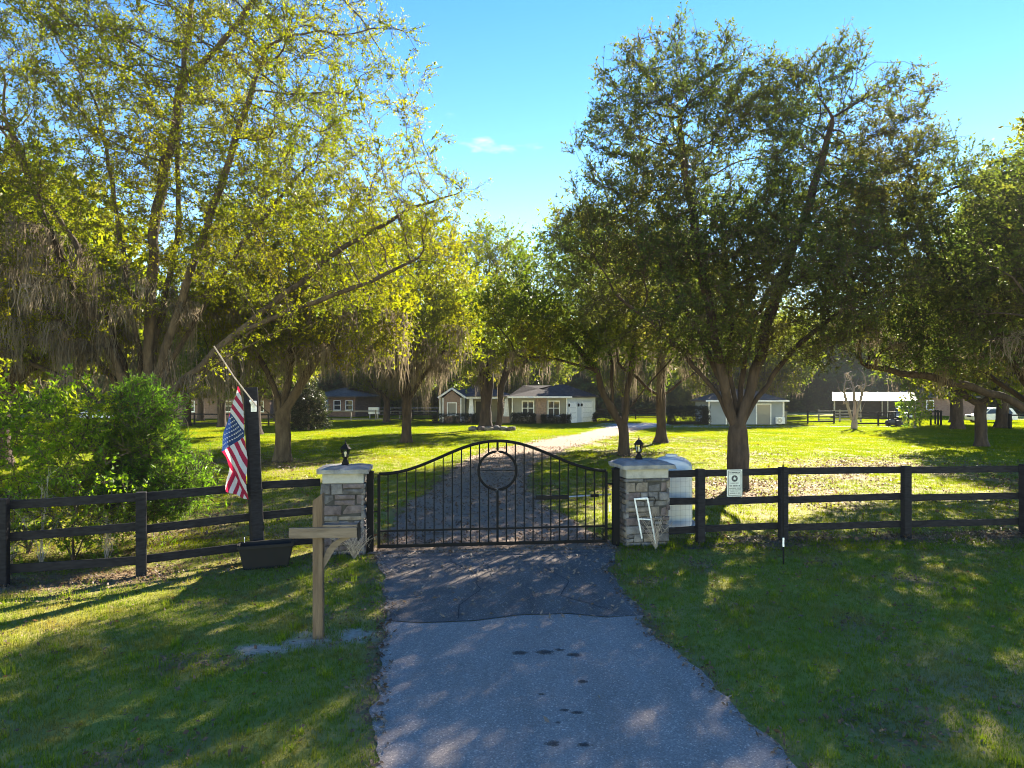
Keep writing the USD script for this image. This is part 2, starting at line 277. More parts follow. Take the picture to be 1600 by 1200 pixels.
M['ground'] = usdkit.material(stage, LK + 'lawn_ground', {
    'g': ('geometry', {}), 'n': ('noise_texture', {'scale': 0.5, 'detail': 8.0, 'roughness': 0.65}), 'r': ('rgb_ramp', {'ramp': [(0.3, (0.3, 0.24, 0.095)), (0.5, (0.24, 0.235, 0.05)), (0.72, (0.18, 0.24, 0.03))]}),
    'n1': ('noise_texture', {'scale': 14.0, 'detail': 6.0, 'roughness': 0.7}), 'r1': ('rgb_ramp', {'ramp': [(0.3, (0.1, 0.068, 0.04)), (0.5, (0.19, 0.13, 0.078)), (0.7, (0.31, 0.23, 0.15))]}),
    'a': ('attribute', {'attribute': 'litter'}), 'sep': ('separate_color', {}), 'mul': ('math', {'math_type': 'multiply_add', 'value2': 0.8, 'value3': -0.4}), 'add': ('math', {'math_type': 'add', 'use_clamp': True}),
    'mx': ('mix', {}), 'my': ('mix', {}), 'r2': ('rgb_ramp', {'ramp': [(0.3, (0.24, 0.2, 0.15)), (0.7, (0.46, 0.4, 0.31))]}), 'b': ('bump', {'strength': 1.0, 'distance': 0.04}), 'p': ('principled_bsdf', {'roughness': 0.9, 'specular_ior_level': 0.1})},
    [('g.position', 'n.vector'), ('n.fac', 'r.fac'), ('g.position', 'n1.vector'), ('n1.fac', 'r1.fac'), ('a.color', 'sep.color'), ('n1.fac', 'mul.value1'), ('mul.value', 'add.value1'), ('sep.r', 'add.value2'), ('add.value', 'mx.fac'),
     ('r.color', 'mx.color1'), ('r1.color', 'mx.color2'), ('mx.color', 'my.color1'), ('n1.fac', 'r2.fac'), ('r2.color', 'my.color2'), ('sep.g', 'my.fac'), ('my.color', 'p.base_color'), ('n1.fac', 'b.height'), ('b.normal', 'p.normal')], surface='p.BSDF')

# ------------------------------------------------------------------ ground plan (metres; x right, y away from the camera)
DRIVE_L = [(-0.95, -1), (-1.0, 3), (-1.15, 5.56), (-1.42, 7.2), (-1.72, 9.06), (-1.95, 10.4), (-2.25, 11.8), (-2.62, 13.0)]
DRIVE_R = [(2.95, -1), (2.6, 3), (2.37, 5.56), (2.05, 7.49), (1.82, 8.5), (1.78, 9.2), (1.72, 10.4), (1.72, 11.8), (2.0, 13.55)]
def jag(line, amp, seed, step=0.08):
    L = LineString(line); n = int(L.length / step); out = []
    pts = np.array([L.interpolate(i / n, normalized=True).coords[0] for i in range(n + 1)])
    f = (fbm(np.c_[pts * 2.2, np.zeros(n + 1)], 4, seed) - 0.5) * 2 * amp
    pts[:, 0] += f; return [tuple(p) for p in pts]
DL, DR = jag(DRIVE_L, 0.13, 3), jag(DRIVE_R, 0.13, 4)
drive_poly = Polygon(DL + DR[::-1]).buffer(0)
SEAM = [(-3.2, 9.05), (-1.7, 9.1), (-1.2, 9.02), (-0.5, 9.2), (0.1, 9.36), (0.8, 9.4), (1.3, 9.33), (2.6, 9.5)]
seam = jag([(a, b) for a, b in SEAM], 0.03, 9, 0.06)
seam = [(a, b + 0.06 * math.sin(a * 3.1)) for a, b in SEAM for _ in (0,)]
near_part = Polygon([(-6, -3), (6, -3)] + seam[::-1] + []).buffer(0)
near_part = Polygon([(6, -3)] + seam[::-1] + [(-6, -3)]).buffer(0)
old_poly = drive_poly.intersection(near_part).buffer(0)
new_poly = drive_poly.difference(near_part.buffer(0.004)).buffer(0)
GATE_A, GATE_B = np.array([-2.74, 13.19]), np.array([2.09, 13.75])
APRON = Polygon([(-2.75, 12.95), (2.1, 13.42), (2.0, 14.2), (-2.75, 13.7)])
new_poly = new_poly.difference(APRON.buffer(0.004)).buffer(0)
GR_L = [(-2.7, 13.72), (-2.75, 15.2), (-2.85, 17.7), (-2.7, 21), (-2.45, 26), (-2.1, 33), (-1.0, 38), (1.6, 44.5), (4.6, 51.5), (8.5, 63), (11.5, 72)]
GR_R = [(1.95, 14.18), (1.55, 16), (0.8, 19), (0.45, 22), (0.5, 25), (0.95, 29.5), (2.6, 36.5), (5.2, 43.5), (8.3, 52), (13.0, 63), (17, 72)]
gravel_poly = Polygon(jag(GR_L, 0.35, 13, 0.2) + jag(GR_R, 0.35, 14, 0.2)[::-1]).buffer(0)
paved = shapely.union_all([drive_poly, APRON, gravel_poly])

TREES = {'left': (-11.9, 22.0), 'fork': (-10.4, 30.9), 'mossy': (-6.7, 43.2), 'house': (-1.7, 59.5), 'vee': (5.6, 34.1), 'back': (9.4, 43.0), 'right': (7.2, 21.8), 'edge': (20.5, 25.5)}
FENCE_L = [(-10.2, 10.2), (-8.1, 10.85), (-6.22, 11.45), (-4.7, 12.55), (-3.66, 13.1)]
FENCE_R = [(3.1, 13.85), (3.86, 14.0), (5.66, 14.25), (8.37, 14.5), (11.15, 14.85), (13.95, 15.2)]

def litter_at(x, y):
    p = np.c_[x, y]
    v = np.zeros(len(p))
    for (tx, ty), r, w in ((TREES['right'], 4.8, 0.85), (TREES['fork'], 5.0, 0.75), (TREES['vee'], 4.2, 0.8), (TREES['back'], 5.0, 0.75), (TREES['house'], 4.5, 0.4), (TREES['mossy'], 3.0, 0.35), (TREES['left'], 6.0, 0.8), ((15, 27), 7, 0.75), ((15, 18), 6.5, 0.62), ((13.5, 33), 4, 0.5), ((-7, 15), 3.4, 0.65), ((-5, 17), 4.0, 0.45), ((2.5, 21), 3.5, 0.6)):
        v = np.maximum(v, w * np.exp(-(((p[:, 0] - tx) ** 2 + (p[:, 1] - ty) ** 2) / (r * r)) ** 1.3))
    for line, w, off in ((FENCE_L, 0.95, 0.0), (FENCE_R, 0.95, 0.0)):
        d = shapely.distance(LineString(line), shapely.points(p)); v = np.maximum(v, w * np.exp(-(d / 0.75) ** 2))
    d = shapely.distance(drive_poly.boundary, shapely.points(p)); v = np.maximum(v, 0.7 * np.exp(-(d / 0.16) ** 2))
    d = shapely.distance(gravel_poly.boundary, shapely.points(p)); v = np.maximum(v, 0.55 * np.exp(-(d / 0.6) ** 2) * (p[:, 1] < 50))
    n = fbm(np.c_[p * 0.55, np.zeros(len(p))], 4, 21); n2 = fbm(np.c_[p * 0.9, np.zeros(len(p)) + 7], 4, 31)
    patch = np.clip((n2 - 0.6) * 5, 0, 1) * 0.55 * (p[:, 1] < 14)
    return np.clip(np.maximum(v * np.clip((n - 0.22) * 2.6, 0, 1.25), patch), 0, 1)

SAND = [(-2.95, 8.15, 0.2), (-2.45, 8.5, 0.24), (-1.97, 8.62, 0.2), (-2.7, 8.4, 0.12)]
def sand_at(p):
    n = fbm(np.c_[p * 5.5, np.zeros(len(p))], 4, 3); v = np.zeros(len(p))
    for x, y, r in SAND: v = np.maximum(v, np.clip(1.5 - np.hypot((p[:, 0] - x) / 1.25, (p[:, 1] - y) * 1.1) / r + (n - 0.5) * 2.2, 0, 1))
    return v
def add_litter(prim, pts):
    c = litter_at(pts[:, 0], pts[:, 1]).astype(np.float32)
    sand = sand_at(pts[:, :2]).astype(np.float32)
    UsdGeom.PrimvarsAPI(prim).CreatePrimvar('litter', Sdf.ValueTypeNames.Color3fArray, 'vertex').Set(Vt.Vec3fArray.FromNumpy(np.stack([c, sand, c * 0], 1)))

def gridmesh(xs, ys, z=0.0):
    X, Y = np.meshgrid(xs, ys); V = np.stack([X.ravel(), Y.ravel(), np.full(X.size, z)], 1)
    nx = len(xs); i = (np.arange(len(ys) - 1)[:, None] * nx + np.arange(nx - 1)[None]).ravel()
    return V, np.vstack([np.stack([i, i + 1, i + nx + 1], 1), np.stack([i, i + nx + 1, i + nx], 1)])
gx = np.unique(np.r_[np.arange(-3.7, -1.4, 0.05), np.linspace(-500, -60, 12), np.linspace(-60, -18, 30), np.arange(-18, 24, 0.3), np.linspace(24, 70, 40), np.linspace(70, 600, 14)])
gy = np.unique(np.r_[np.arange(7.5, 9.2, 0.05), np.linspace(-120, 0, 12), np.arange(0, 48, 0.3), np.linspace(48, 90, 50), np.linspace(90, 900, 20)])
V, F = gridmesh(gx, gy)
g = usdkit.mesh(stage, numbered('/World', 'ground'), (V, F), M['ground']); add_litter(g.GetPrim(), V)
tag(g.GetPrim(), 'green lawn and verge with brown leaf litter', kind='structure')

def flat(poly, z):
    parts = []
    for q in getattr(poly, 'geoms', [poly]):
        v, f = trimesh.creation.triangulate_polygon(q, engine='earcut'); f = np.asarray(f)
        a = v[f[:, 1]] - v[f[:, 0]]; b = v[f[:, 2]] - v[f[:, 0]]; neg = a[:, 0] * b[:, 1] - a[:, 1] * b[:, 0] < 0
        f[neg] = f[neg][:, ::-1]; parts.append(trimesh.Trimesh(np.c_[v, np.full(len(v), z)], f, process=False))
    return cat_(parts)
d0 = struct('driveway', flat(old_poly, 0.012), M['asphalt_old'], 'worn grey asphalt driveway with pale speckles leading to the gate')
d1 = struct('asphalt_patch', flat(new_poly, 0.016), M['asphalt_new'], 'darker newer asphalt stretch of the driveway before the gate')
struct('concrete_apron', flat(APRON, 0.02), M['gravel'], 'pale strip of drive under the gate')
struct('gravel_drive', flat(gravel_poly, 0.012), M['gravel'], 'leaf strewn gravel drive curving from the gate to the house')
struct('garage_forecourt', flat(Polygon([(7, 63), (13.2, 63.2), (38, 64.5), (38, 66), (20, 67), (15, 74), (10, 74)]), 0.018), M['concrete'], 'pale concrete strip in front of the garage and shed')
rg = np.random.default_rng(5)
for sx, sy, sr in ((0.38, 8.02, 0.11), (0.56, 8.1, 0.06), (0.1, 8.0, 0.09), (0.73, 7.95, 0.09), (0.62, 6.5, 0.05), (0.5, 6.55, 0.045), (0.35, 5.92, 0.065), (0.62, 5.9, 0.055), (0.75, 7.2, 0.06), (0.3, 6.9, 0.035), (0.42, 6.3, 0.03)):
    n = 24; a = np.linspace(0, 2 * PI, n, endpoint=False); r = 1.25 * sr * (0.5 + 0.8 * fbm(np.c_[np.cos(a) * 1.6 + sx * 9, np.sin(a) * 1.6 + sy * 7, a * 0], 3, 2))
    V = np.vstack([[(sx, sy, 0.0165)]] + [np.c_[sx + 1.35 * r * f * np.cos(a), sy + 0.85 * r * f * np.sin(a), 0.0165 + 0 * a] for f in (0.35, 0.7, 1.0)]); k = np.arange(n); k2 = (k + 1) % n
    F = [np.stack([0 * k, 1 + k, 1 + k2], 1)] + [np.vstack([np.stack([1 + q * n + k, 1 + (q + 1) * n + k, 1 + (q + 1) * n + k2], 1), np.stack([1 + q * n + k, 1 + (q + 1) * n + k2, 1 + q * n + k2], 1)]) for q in (0, 1)]
    o = obj('oil_stain', (V, np.vstack(F)), M['stain'], d0); fd = np.r_[1.0, np.full(n, 0.9), np.full(n, 0.45), np.full(n, -0.3)]
    UsdGeom.PrimvarsAPI(o).CreatePrimvar('fade', Sdf.ValueTypeNames.Color3fArray, 'vertex').Set(Vt.Vec3fArray.FromNumpy(np.repeat(fd[:, None], 3, 1).astype(np.float32)))
sl = np.array(seam); sl = sl[(sl[:, 0] > -1.9) & (sl[:, 0] < 1.9)]
obj('crack', flat(LineString(jag([tuple(q) for q in sl], 0.02, 17, 0.05)).buffer(0.006), 0.021), M['crack'], d1)
for line in ([(-1.1, 12.4), (-0.6, 11.5), (-0.5, 10.6), (-0.75, 9.8), (-0.72, 9.2)], [(-2.1, 12.75), (0, 12.9), (1.9, 13.15)], [(0.6, 12.0), (0.9, 11.1), (0.75, 10.3), (1.4, 9.6)]):
    obj('crack', flat(LineString(jag(line, 0.06, int(abs(line[0][0]) * 10), 0.05)).buffer(0.006), 0.021), M['crack'], d1)
for line, nm in ((FENCE_R[1:], 'right'),):
    struct('mulch_strip', flat(Polygon(jag([(2.6, 13.3), (4.6, 13.55), (7, 13.75), (8.6, 14.0)], 0.15, 41, 0.1) + [(9.0, 14.5), (6, 14.6), (3.2, 14.4)]).buffer(0), 0.005), M['aggregate_mulch'], 'strip of red brown leaf mulch under the right fence')

# ------------------------------------------------------------------ stone pillars
GA = math.atan2(GATE_B[1] - GATE_A[1], GATE_B[0] - GATE_A[0])
def stone_block(cx, cz, w, h, depth, rg):
    """rough ledge stone on the local front face (x across, z up, front towards -y), its back 2 cm inside the core"""
    pts = []
    e = 0.012 + 0.008 * rg.random()
    proud = 0.004 + 0.045 * rg.random()
    for x in (-1, 1):
        for z in (-1, 1):
            j = rg.normal(0, 0.010, 6)
            X, Z = x * w / 2, z * h / 2
            pts += [(cx + X + 0.4 * j[0], 0.03, cz + Z), (cx + X + 0.4 * j[1], -proud + e + 0.6 * j[2], cz + Z + 0.3 * j[3]), (cx + X - x * e * 1.5, -proud + j[2], cz + Z - z * e + j[3])]
    pts.append((cx + rg.normal(0, w * 0.15), -proud - 0.012 * rg.random(), cz + rg.normal(0, h * 0.15)))
    return trimesh.convex.convex_hull(np.array(pts))
def pillar(name, label, cx, cy, rz, sx, sy, seed, lean):
    rg = np.random.default_rng(seed)
    t = thing(name, label, 'pillar', (cx, cy, 0), rz)
    H, FR = 1.36, 0.19
    obj('core', box(0, 0, -0.1, sx - 0.06, sy - 0.06, H + 0.1), M['mortar'], t)
    for f, (w, d, ang) in enumerate(((sx, sy, 0), (sx, sy, PI), (sy, sx, PI / 2), (sy, sx, -PI / 2))):
        z = -0.02
        while z < H - 0.02:
            h = min(rg.choice([0.1, 0.125, 0.15, 0.17, 0.2]), H - z)
            if H - z - h < 0.07: h = H - z
            x = -w / 2
            while x < w / 2 - 0.01:
                ww = rg.uniform(0.16, 0.42)
                if w / 2 - x - ww < 0.13: ww = w / 2 - x
                split = h > 0.16 and rg.random() < 0.35
                for zz, hh in (((z, h * 0.5), (z + h * 0.5, h * 0.5)) if split else ((z, h),)):
                    m = stone_block(x + ww / 2, zz + hh / 2, ww - 0.017, hh - 0.017, d, rg)
                    m.apply_translation((0, -d / 2 + 0.03, 0))
                    m.apply_transform(trimesh.transformations.rotation_matrix(ang, (0, 0, 1)))
                    obj('stone', m, STONES[rg.choice(4, p=[0.38, 0.27, 0.2, 0.15])], t)
                x += ww
            z += h
    fr = box(0, 0, H, sx - 0.03, sy - 0.03, FR, 0.012)
    obj('frieze', fr, M['stucco'], t)
    # cap: rough hewn slab, edges broken, upper faces sloping a little
    n = 15
    cap = trimesh.creation.box((1, 1, 1)).subdivide().subdivide().subdivide().subdivide()
    v = cap.vertices * 2
    X, Y, Z = v[:, 0], v[:, 1], v[:, 2]
    ov = 0.085
    top = np.clip((Z + 1) / 2, 0, 1)
    rad = np.maximum(abs(X), abs(Y))
    z2 = np.where(Z > 0, 0.06 * top + 0.075 * np.clip((1 - rad) * 3.2, 0, 1) * lean + 0.02, 0.0) + np.where((Z > -1) & (Z <= 0), (Z + 1) * 0.05, 0)
    P = np.c_[X * (sx / 2 + ov), Y * (sy / 2 + ov), z2]
    dsp = (fbm(P * 9 + seed, 4, seed) - 0.5)
    edge = (rad > 0.99)[:, None] * np.c_[np.sign(X) * (abs(X) > 0.99), np.sign(Y) * (abs(Y) > 0.99), X * 0]
    P = P + edge * (dsp * 0.07)[:, None] + np.c_[X * 0, X * 0, np.where(Z > 0.4, dsp * 0.03, 0)]
    cap = trimesh.Trimesh(P + (0, 0, H + FR + 0.002), cap.faces, process=False)
    obj('cap', cap, M['cap'], t, smooth=40)
    return t, H + FR
pl, capz = pillar('stone_pillar', 'left stacked stone gate pillar behind the wooden mailbox post', -3.24, 13.28, GA, 0.80, 0.74, 11, 0.6)
pr, _ = pillar('stone_pillar', 'right stacked stone gate pillar with white frame leaning on its front', 2.66, 14.1, GA + 0.06, 0.92, 0.8, 23, 1.0)

def lantern(label, x, y, z, rz):
    t = thing('pillar_lantern', label, 'lantern', (x, y, z), rz, )
    obj('base', lathe([(0, 0), (0.085, 0), (0.085, 0.015), (0.07, 0.03), (0.055, 0.09), (0.04, 0.115), (0.03, 0.125), (0.045, 0.15), (0.06, 0.155), (0.06, 0.17), (0, 0.17)], 8), M['iron'], t)
    for k in range(6):
        a = k * PI / 3
        p0, p1 = np.array([0.055 * math.cos(a), 0.055 * math.sin(a), 0.168]), np.array([0.088 * math.cos(a), 0.088 * math.sin(a), 0.315])
        obj('glazing_bar', tube([p0, p1], 0.006, 5), M['iron'], t)
    obj('glass', lathe([(0.053, 0.172), (0.083, 0.312)], 6), M['lamp_glass'], t)
    obj('bulb', lathe([(0, 0.172), (0.014, 0.172), (0.014, 0.205), (0.024, 0.225), (0.02, 0.255), (0.006, 0.275), (0, 0.277)], 8), M['bulb'], t, smooth=True)
    obj('roof', lathe([(0, 0.314), (0.112, 0.312), (0.112, 0.322), (0.075, 0.36), (0.045, 0.4), (0.018, 0.418), (0.012, 0.43), (0.018, 0.44), (0.009, 0.455), (0.004, 0.5), (0, 0.502)], 6), M['iron'], t)
lantern('black lantern on the left stone pillar cap', -3.24, 13.28, capz + 0.118, 0.3)
lantern('black lantern on the right stone pillar cap', 2.62, 14.1, capz + 0.15, 0.0)

# ------------------------------------------------------------------ entrance gate
gate = thing('entrance_gate', 'black iron driveway gate with arched top and central ring', 'gate', (GATE_A[0], GATE_A[1], 0), GA)
GL = float(np.linalg.norm(GATE_B - GATE_A)); GC = 0.508 * GL
x0, x1 = 0.165, GL - 0.2
def topz(x):
    s = (x - GC) / ((x1 - x0) / 2)
    return 1.50 + 0.62 * 0.5 * (1 + np.cos(PI * np.clip(s, -1, 1)))
for x in (0.0, GL):
    obj('gate_post', box(x, 0, -0.1, 0.13, 0.13, 1.64, 0.006), M['iron'], gate)
    obj('post_cap', lathe([(0.1, 1.545), (0.07, 1.57), (0, 1.6)], 4), M['iron'], gate) if False else obj('post_cap', moved(trimesh.convex.convex_hull(np.array([(-.07, -.07, 0), (.07, -.07, 0), (.07, .07, 0), (-.07, .07, 0), (-.07, -.07, .015), (.07, -.07, .015), (.07, .07, .015), (-.07, .07, .015), (0, 0, .045)])), (x, 0, 1.542)), M['iron'], gate)
for x in (x0, x1):
    obj('stile', box(x, 0, 0.07, 0.055, 0.055, 1.43), M['iron'], gate)
obj('bottom_rail', box((x0 + x1) / 2, 0, 0.075, x1 - x0 - 0.056, 0.055, 0.06), M['iron'], gate)
obj('lower_rail', box((x0 + x1) / 2, 0, 0.385, x1 - x0 - 0.056, 0.034, 0.034), M['iron'], gate)
xs = np.linspace(x0, x1, 60)
obj('arched_top_rail', tube(np.c_[xs, xs * 0, topz(xs) + 0.01], 0.03, 8), M['iron'], gate, smooth=True)
RZ, RR = 1.545, 0.375
a = np.linspace(0, 2 * PI, 49)
obj('ring', tube(np.c_[GC + RR * np.cos(a), a * 0, RZ + RR * np.sin(a)], 0.025, 8, False), M['iron'], gate, smooth=True)
obj('ring_bar', tube([(GC - RR + 0.02, 0, RZ), (GC + RR - 0.02, 0, RZ)], 0.008, 6), M['iron'], gate)
for k in range(-12, 13):
    x = GC + k * 0.1775
    if x < x0 + 0.06 or x > x1 - 0.05: continue
    w = 0.044 if k == 0 else 0.022
    tz = float(topz(x)) - 0.012
    segs = [(0.137, tz)]
    if abs(k) <= 1:
        c = math.sqrt(RR ** 2 - (x - GC) ** 2); segs = [(0.137, RZ - c - 0.015), (RZ + c + 0.015, tz)]
    for za, zb in segs:
        obj('baluster', box(x, 0.0, za, w, w if k else 0.04, zb - za), M['iron'], gate)
obj('gate_opener', box(GL - 1.28, 0.11, 0.94, 0.66, 0.07, 0.085, 0.01), M['black_plastic'], gate)
obj('opener_rod', tube([(GL - 0.97, 0.11, 0.985), (GL - 0.07, 0.12, 1.02)], 0.016, 8), M['chrome'], gate)
obj('opener_bracket', box(GL - 0.42, 0.06, 0.985, 0.16, 0.06, 0.05), M['iron'], gate)
for z in (0.35, 1.25): obj('hinge', tube([(GL - 0.07, 0, z), (x1 + 0.02, 0, z)], 0.018, 8), M['iron'], gate)
obj('latch', tube([(0.06, 0, 0.78), (x0 - 0.02, 0, 0.78)], 0.015, 8), M['iron'], gate)
obj('reflector_sticker', box(x1 + 0.06, -0.05, 0.7, 0.03, 0.004, 0.14), M['white'], gate)

# ------------------------------------------------------------------ board fences at the gate
def fence(label, pts, heights, skip_posts=(), seed=1, post_w=0.16, end_inset=0.0):
    rg = np.random.default_rng(seed)
    t = thing('board_fence', label, 'fence')
    for i, ((x, y), h) in enumerate(zip(pts, heights)):
        if i in skip_posts: continue
        d = np.array(pts[min(i + 1, len(pts) - 1)]) - np.array(pts[max(i - 1, 0)])
        obj('post', box(x, y, -0.3, post_w, post_w, h + 0.32, 0.01, math.atan2(d[1], d[0])), M['fence'], t)
    for i in range(len(pts) - 1):
        a, b = np.array(pts[i], float), np.array(pts[i + 1], float); d = (b - a) / np.linalg.norm(b - a); nrm = np.array([-d[1], d[0]])
        off = nrm * (post_w / 2 + 0.02)
        for fr in (0.955, 0.565, 0.185):
            za, zb = heights[i] * fr, heights[i + 1] * fr
            j = rg.normal(0, 0.013, 2)
            A = np.r_[a + off - d * (0.0 if i else 0.0), za - 0.01 + j[0]]; B = np.r_[b + off, zb - 0.01 + j[1]]
            obj('rail', bar(A + np.r_[d, 0] * 0.004, B - np.r_[d, 0] * 0.004, 0.142, 0.035), M['fence'], t)
    # woven wire mesh behind the rails
    wires = []
    for i in range(len(pts) - 1):
        a, b = np.array(pts[i], float), np.array(pts[i + 1], float); d = b - a; L = np.linalg.norm(d); d /= L; nrm = np.array([-d[1], d[0]]); off = nrm * (post_w / 2 + 0.045)
        for s in np.arange(0, L, 0.1):
            p = a + off + d * s; h = heights[i] + (heights[i + 1] - heights[i]) * s / L
            wires.append(tube([(p[0], p[1], 0.03), (p[0], p[1], h * 0.95)], 0.0013, 3, False))
        for fr in np.linspace(0.05, 0.92, 12):
            wires.append(tube([np.r_[a + off, heights[i] * fr], np.r_[b + off, heights[i + 1] * fr]], 0.0013, 3, False))
    obj('wire_mesh', cat_(wires), M['wire'], t, kind='stuff')
    return t
fence('black three rail board fence left of the gate, behind the planter', FENCE_L, [1.36, 1.37, 1.39, 1.42, 1.43], skip_posts=(3, 4), seed=3)
fence('black three rail board fence right of the gate carrying a white sign', FENCE_R, [1.5, 1.5, 1.51, 1.51, 1.51, 1.51], skip_posts=(0,), seed=4)

# flag post
tl = math.radians(-2.3)
fp = thing('flag_post', 'tall black square post in the left fence holding the flag', 'post', (-4.68, 12.57, 0), math.radians(33))
m = box(0, 0, -0.2, 0.215, 0.215, 3.38, 0.012); obj('shaft', moved(m, (0, 0, 0), ry=tl), M['fence'], fp)
obj('flag_bracket', moved(cat_([box(0, 0, -0.1, 0.1, 0.02, 0.2, 0.005), tube([(0, -0.01, 0), (-0.07, -0.09, 0.11)], 0.032, 8)]), (-0.1, -0.132, 2.83)), M['white_metal'], fp)
obj('collar', moved(box(0, 0, 1.28, 0.24, 0.24, 0.03), (0, 0, 0), ry=tl), M['fence'], fp)
fl = thing('flag', 'stars and stripes flag hanging limp from an angled pole on the black post', 'flag', (-5.03, 12.3, 0))
K = 0.003637
def fx(cx): return (cx - 130) * K - 0.0
def fz(cy): return 1.19 + (790 - cy) * K
obj('pole', tube([(fx(252), -0.04, fz(338)), (fx(140), -0.06, fz(190)), (fx(48), -0.1, fz(42))], 0.0125, 8), M['twig'], fl)
outline = Polygon([(160, 236), (172, 262), (184, 330), (192, 420), (196, 480), (203, 590), (204, 690), (208, 800), (188, 795), (150, 772), (105, 757), (112, 690), (118, 645), (100, 592), (75, 562), (90, 480), (112, 400), (130, 340), (150, 280)])
canton = Polygon([(125, 370), (150, 402), (200, 466), (200, 484), (150, 515), (110, 545), (70, 566), (88, 480), (112, 400)])
c = 1.6
X, Y = np.meshgrid(np.arange(70, 212, c), np.arange(232, 804, c)); ctr = np.c_[X.ravel(), Y.ravel()]
pp = shapely.points(ctr); inside = shapely.contains(outline, pp); inc = shapely.contains(canton, pp)
up_n = np.array([90, -66.0]) / math.hypot(90, 66)          # normal of the upper bands
lo_n = np.array([190, -100.0]) / math.hypot(190, 100)
po_n = np.array([100, 25.0]) / math.hypot(100, 25)
d_up = (ctr - np.array([125, 370])) @ up_n
d_lo = (ctr - np.array([75, 562])) @ lo_n
d_po = (ctr - np.array([105, 757])) @ po_n
side = (ctr[:, 1] - 562) - (ctr[:, 0] - 75) * (240 / 130)      # >0: pocket at the lower left
sid = np.where(inc, 0, np.where((d_up > 0) & (ctr[:, 1] < 470), 100 + np.floor(d_up / 18.0), np.where(side > 0, 300 + np.floor(d_po / 17.0), 200 + np.floor(np.clip(d_lo, 0, None) / 19.0)))).astype(int)
def fold(cx, cy):
    q = np.c_[cx, cy].astype(float)
    s = (q @ lo_n) / 19.0
    t_ = np.clip((q[:, 1] - 240) / 500, 0, 1)
    return (-0.05 + 0.035 * np.sin(s * 1.35 + q[:, 1] * 0.004) * (0.3 + t_) + 0.022 * np.sin(q[:, 0] * 0.09 + 1) * t_ + 0.03 * (fbm(np.c_[q * 0.012, s * 0], 3, 8) - 0.5))
def cells(mask):
    C = ctr[mask]; n = len(C); h = c / 2
    q = np.concatenate([C + (-h, -h), C + (h, -h), C + (h, h), C + (-h, h)])
    V = np.c_[fx(q[:, 0]), fold(q[:, 0], q[:, 1]), fz(q[:, 1])]
    i = np.arange(n); F = np.vstack([np.stack([i, i + n, i + 2 * n], 1), np.stack([i, i + 2 * n, i + 3 * n], 1)])
    m = trimesh.Trimesh(V, F, process=False); m.merge_vertices(); return m
obj('canton', cells(inside & (sid == 0)), M['flag_blue'], fl, smooth=True)
for s in sorted(set(sid[inside])):
    if s == 0: continue
    red = (s % 2 == 0) if s < 300 else (s % 2 == 0)
    if s >= 200 and s < 300: red = s % 2 == 0
    if s >= 100 and s < 200: red = s % 2 == 1
    for piece in cells(inside & (sid == s)).split(only_watertight=False):
        if len(piece.faces) > 20: obj('stripe', piece, M['flag_red' if red else 'flag_white'], fl, smooth=True)
st = []
ci = canton.intersection(outline).buffer(-4.5)
e1, e2 = np.array([66, 90.0]) / 111.6, np.array([-40, 150.0]) / 155
for i in range(-2, 9):
    for j in range(-3, 12):
        q = np.array([120, 378]) + e1 * (i * 19 + (j % 2) * 9.5) + e2 * (j * 13.5)
        if ci.contains(shapely.Point(q)):
            ang = np.arange(10) * PI / 5 + 0.5; rr = np.where(np.arange(10) % 2 == 0, 5.0, 2.3)
            qq = np.c_[q[0] + rr * np.cos(ang), q[1] + rr * np.sin(ang)]
            ys_ = fold(np.r_[q[0], qq[:, 0]], np.r_[q[1], qq[:, 1]]) - 0.004
            V = np.c_[fx(np.r_[q[0], qq[:, 0]]), ys_, fz(np.r_[q[1], qq[:, 1]])]
            st.append(trimesh.Trimesh(V, [(0, 1 + k, 1 + (k + 1) % 10) for k in range(10)], process=False))
obj('stars', cat_(st), M['flag_white'], fl, kind='stuff')

# planter
def planter():
    t = thing('planter_trough', 'black plastic trough planter at the foot of the flag post', 'planter', (-4.34, 12.05, 0), math.radians(20))
    L0, W0, L1, W1, H = 0.74, 0.26, 0.9, 0.38, 0.43
    def ring(l, w, z, n=5, r=0.05):
        return [(sx * (l / 2 - r) + r * math.cos(a), sy * (w / 2 - r) + r * math.sin(a), z) for sx, sy, a0 in ((1, 1, 0), (-1, 1, PI / 2), (-1, -1, PI), (1, -1, 1.5 * PI)) for a in np.linspace(a0, a0 + PI / 2, n)]
    rings = [ring(L0, W0, 0), ring(L1, W1, H - 0.05), ring(L1 + 0.05, W1 + 0.05, H - 0.05), ring(L1 + 0.05, W1 + 0.05, H), ring(L1 - 0.03, W1 - 0.03, H), ring(L1 - 0.05, W1 - 0.05, H - 0.1)]
    n = len(rings[0]); V = np.array(sum(rings, [])); k = np.arange(n); k2 = (k + 1) % n; F = []
    for i in range(len(rings) - 1):
        F += [np.stack([i * n + k, i * n + k2, (i + 1) * n + k2], 1), np.stack([i * n + k, (i + 1) * n + k2, (i + 1) * n + k], 1)]
    V = np.vstack([V, (0, 0, 0)]); F.append(np.stack([np.full(n, len(V) - 1), k2, k], 1))
    obj('trough', trimesh.Trimesh(V, np.vstack(F), process=False), M['black_plastic'], t, smooth=30)
    obj('soil', flat(Polygon([q[:2] for q in ring(L1 - 0.06, W1 - 0.06, 0)]), H - 0.09), M['aggregate_mulch'], t)
    a = np.linspace(0, PI, 9); obj('handle', tube(np.c_[-0.36 + 0.0 * a, 0.19 + 0.0 * a + 0.05 * np.cos(a), H + 0.08 * np.sin(a)], 0.008, 6), M['chrome'], t)
planter()

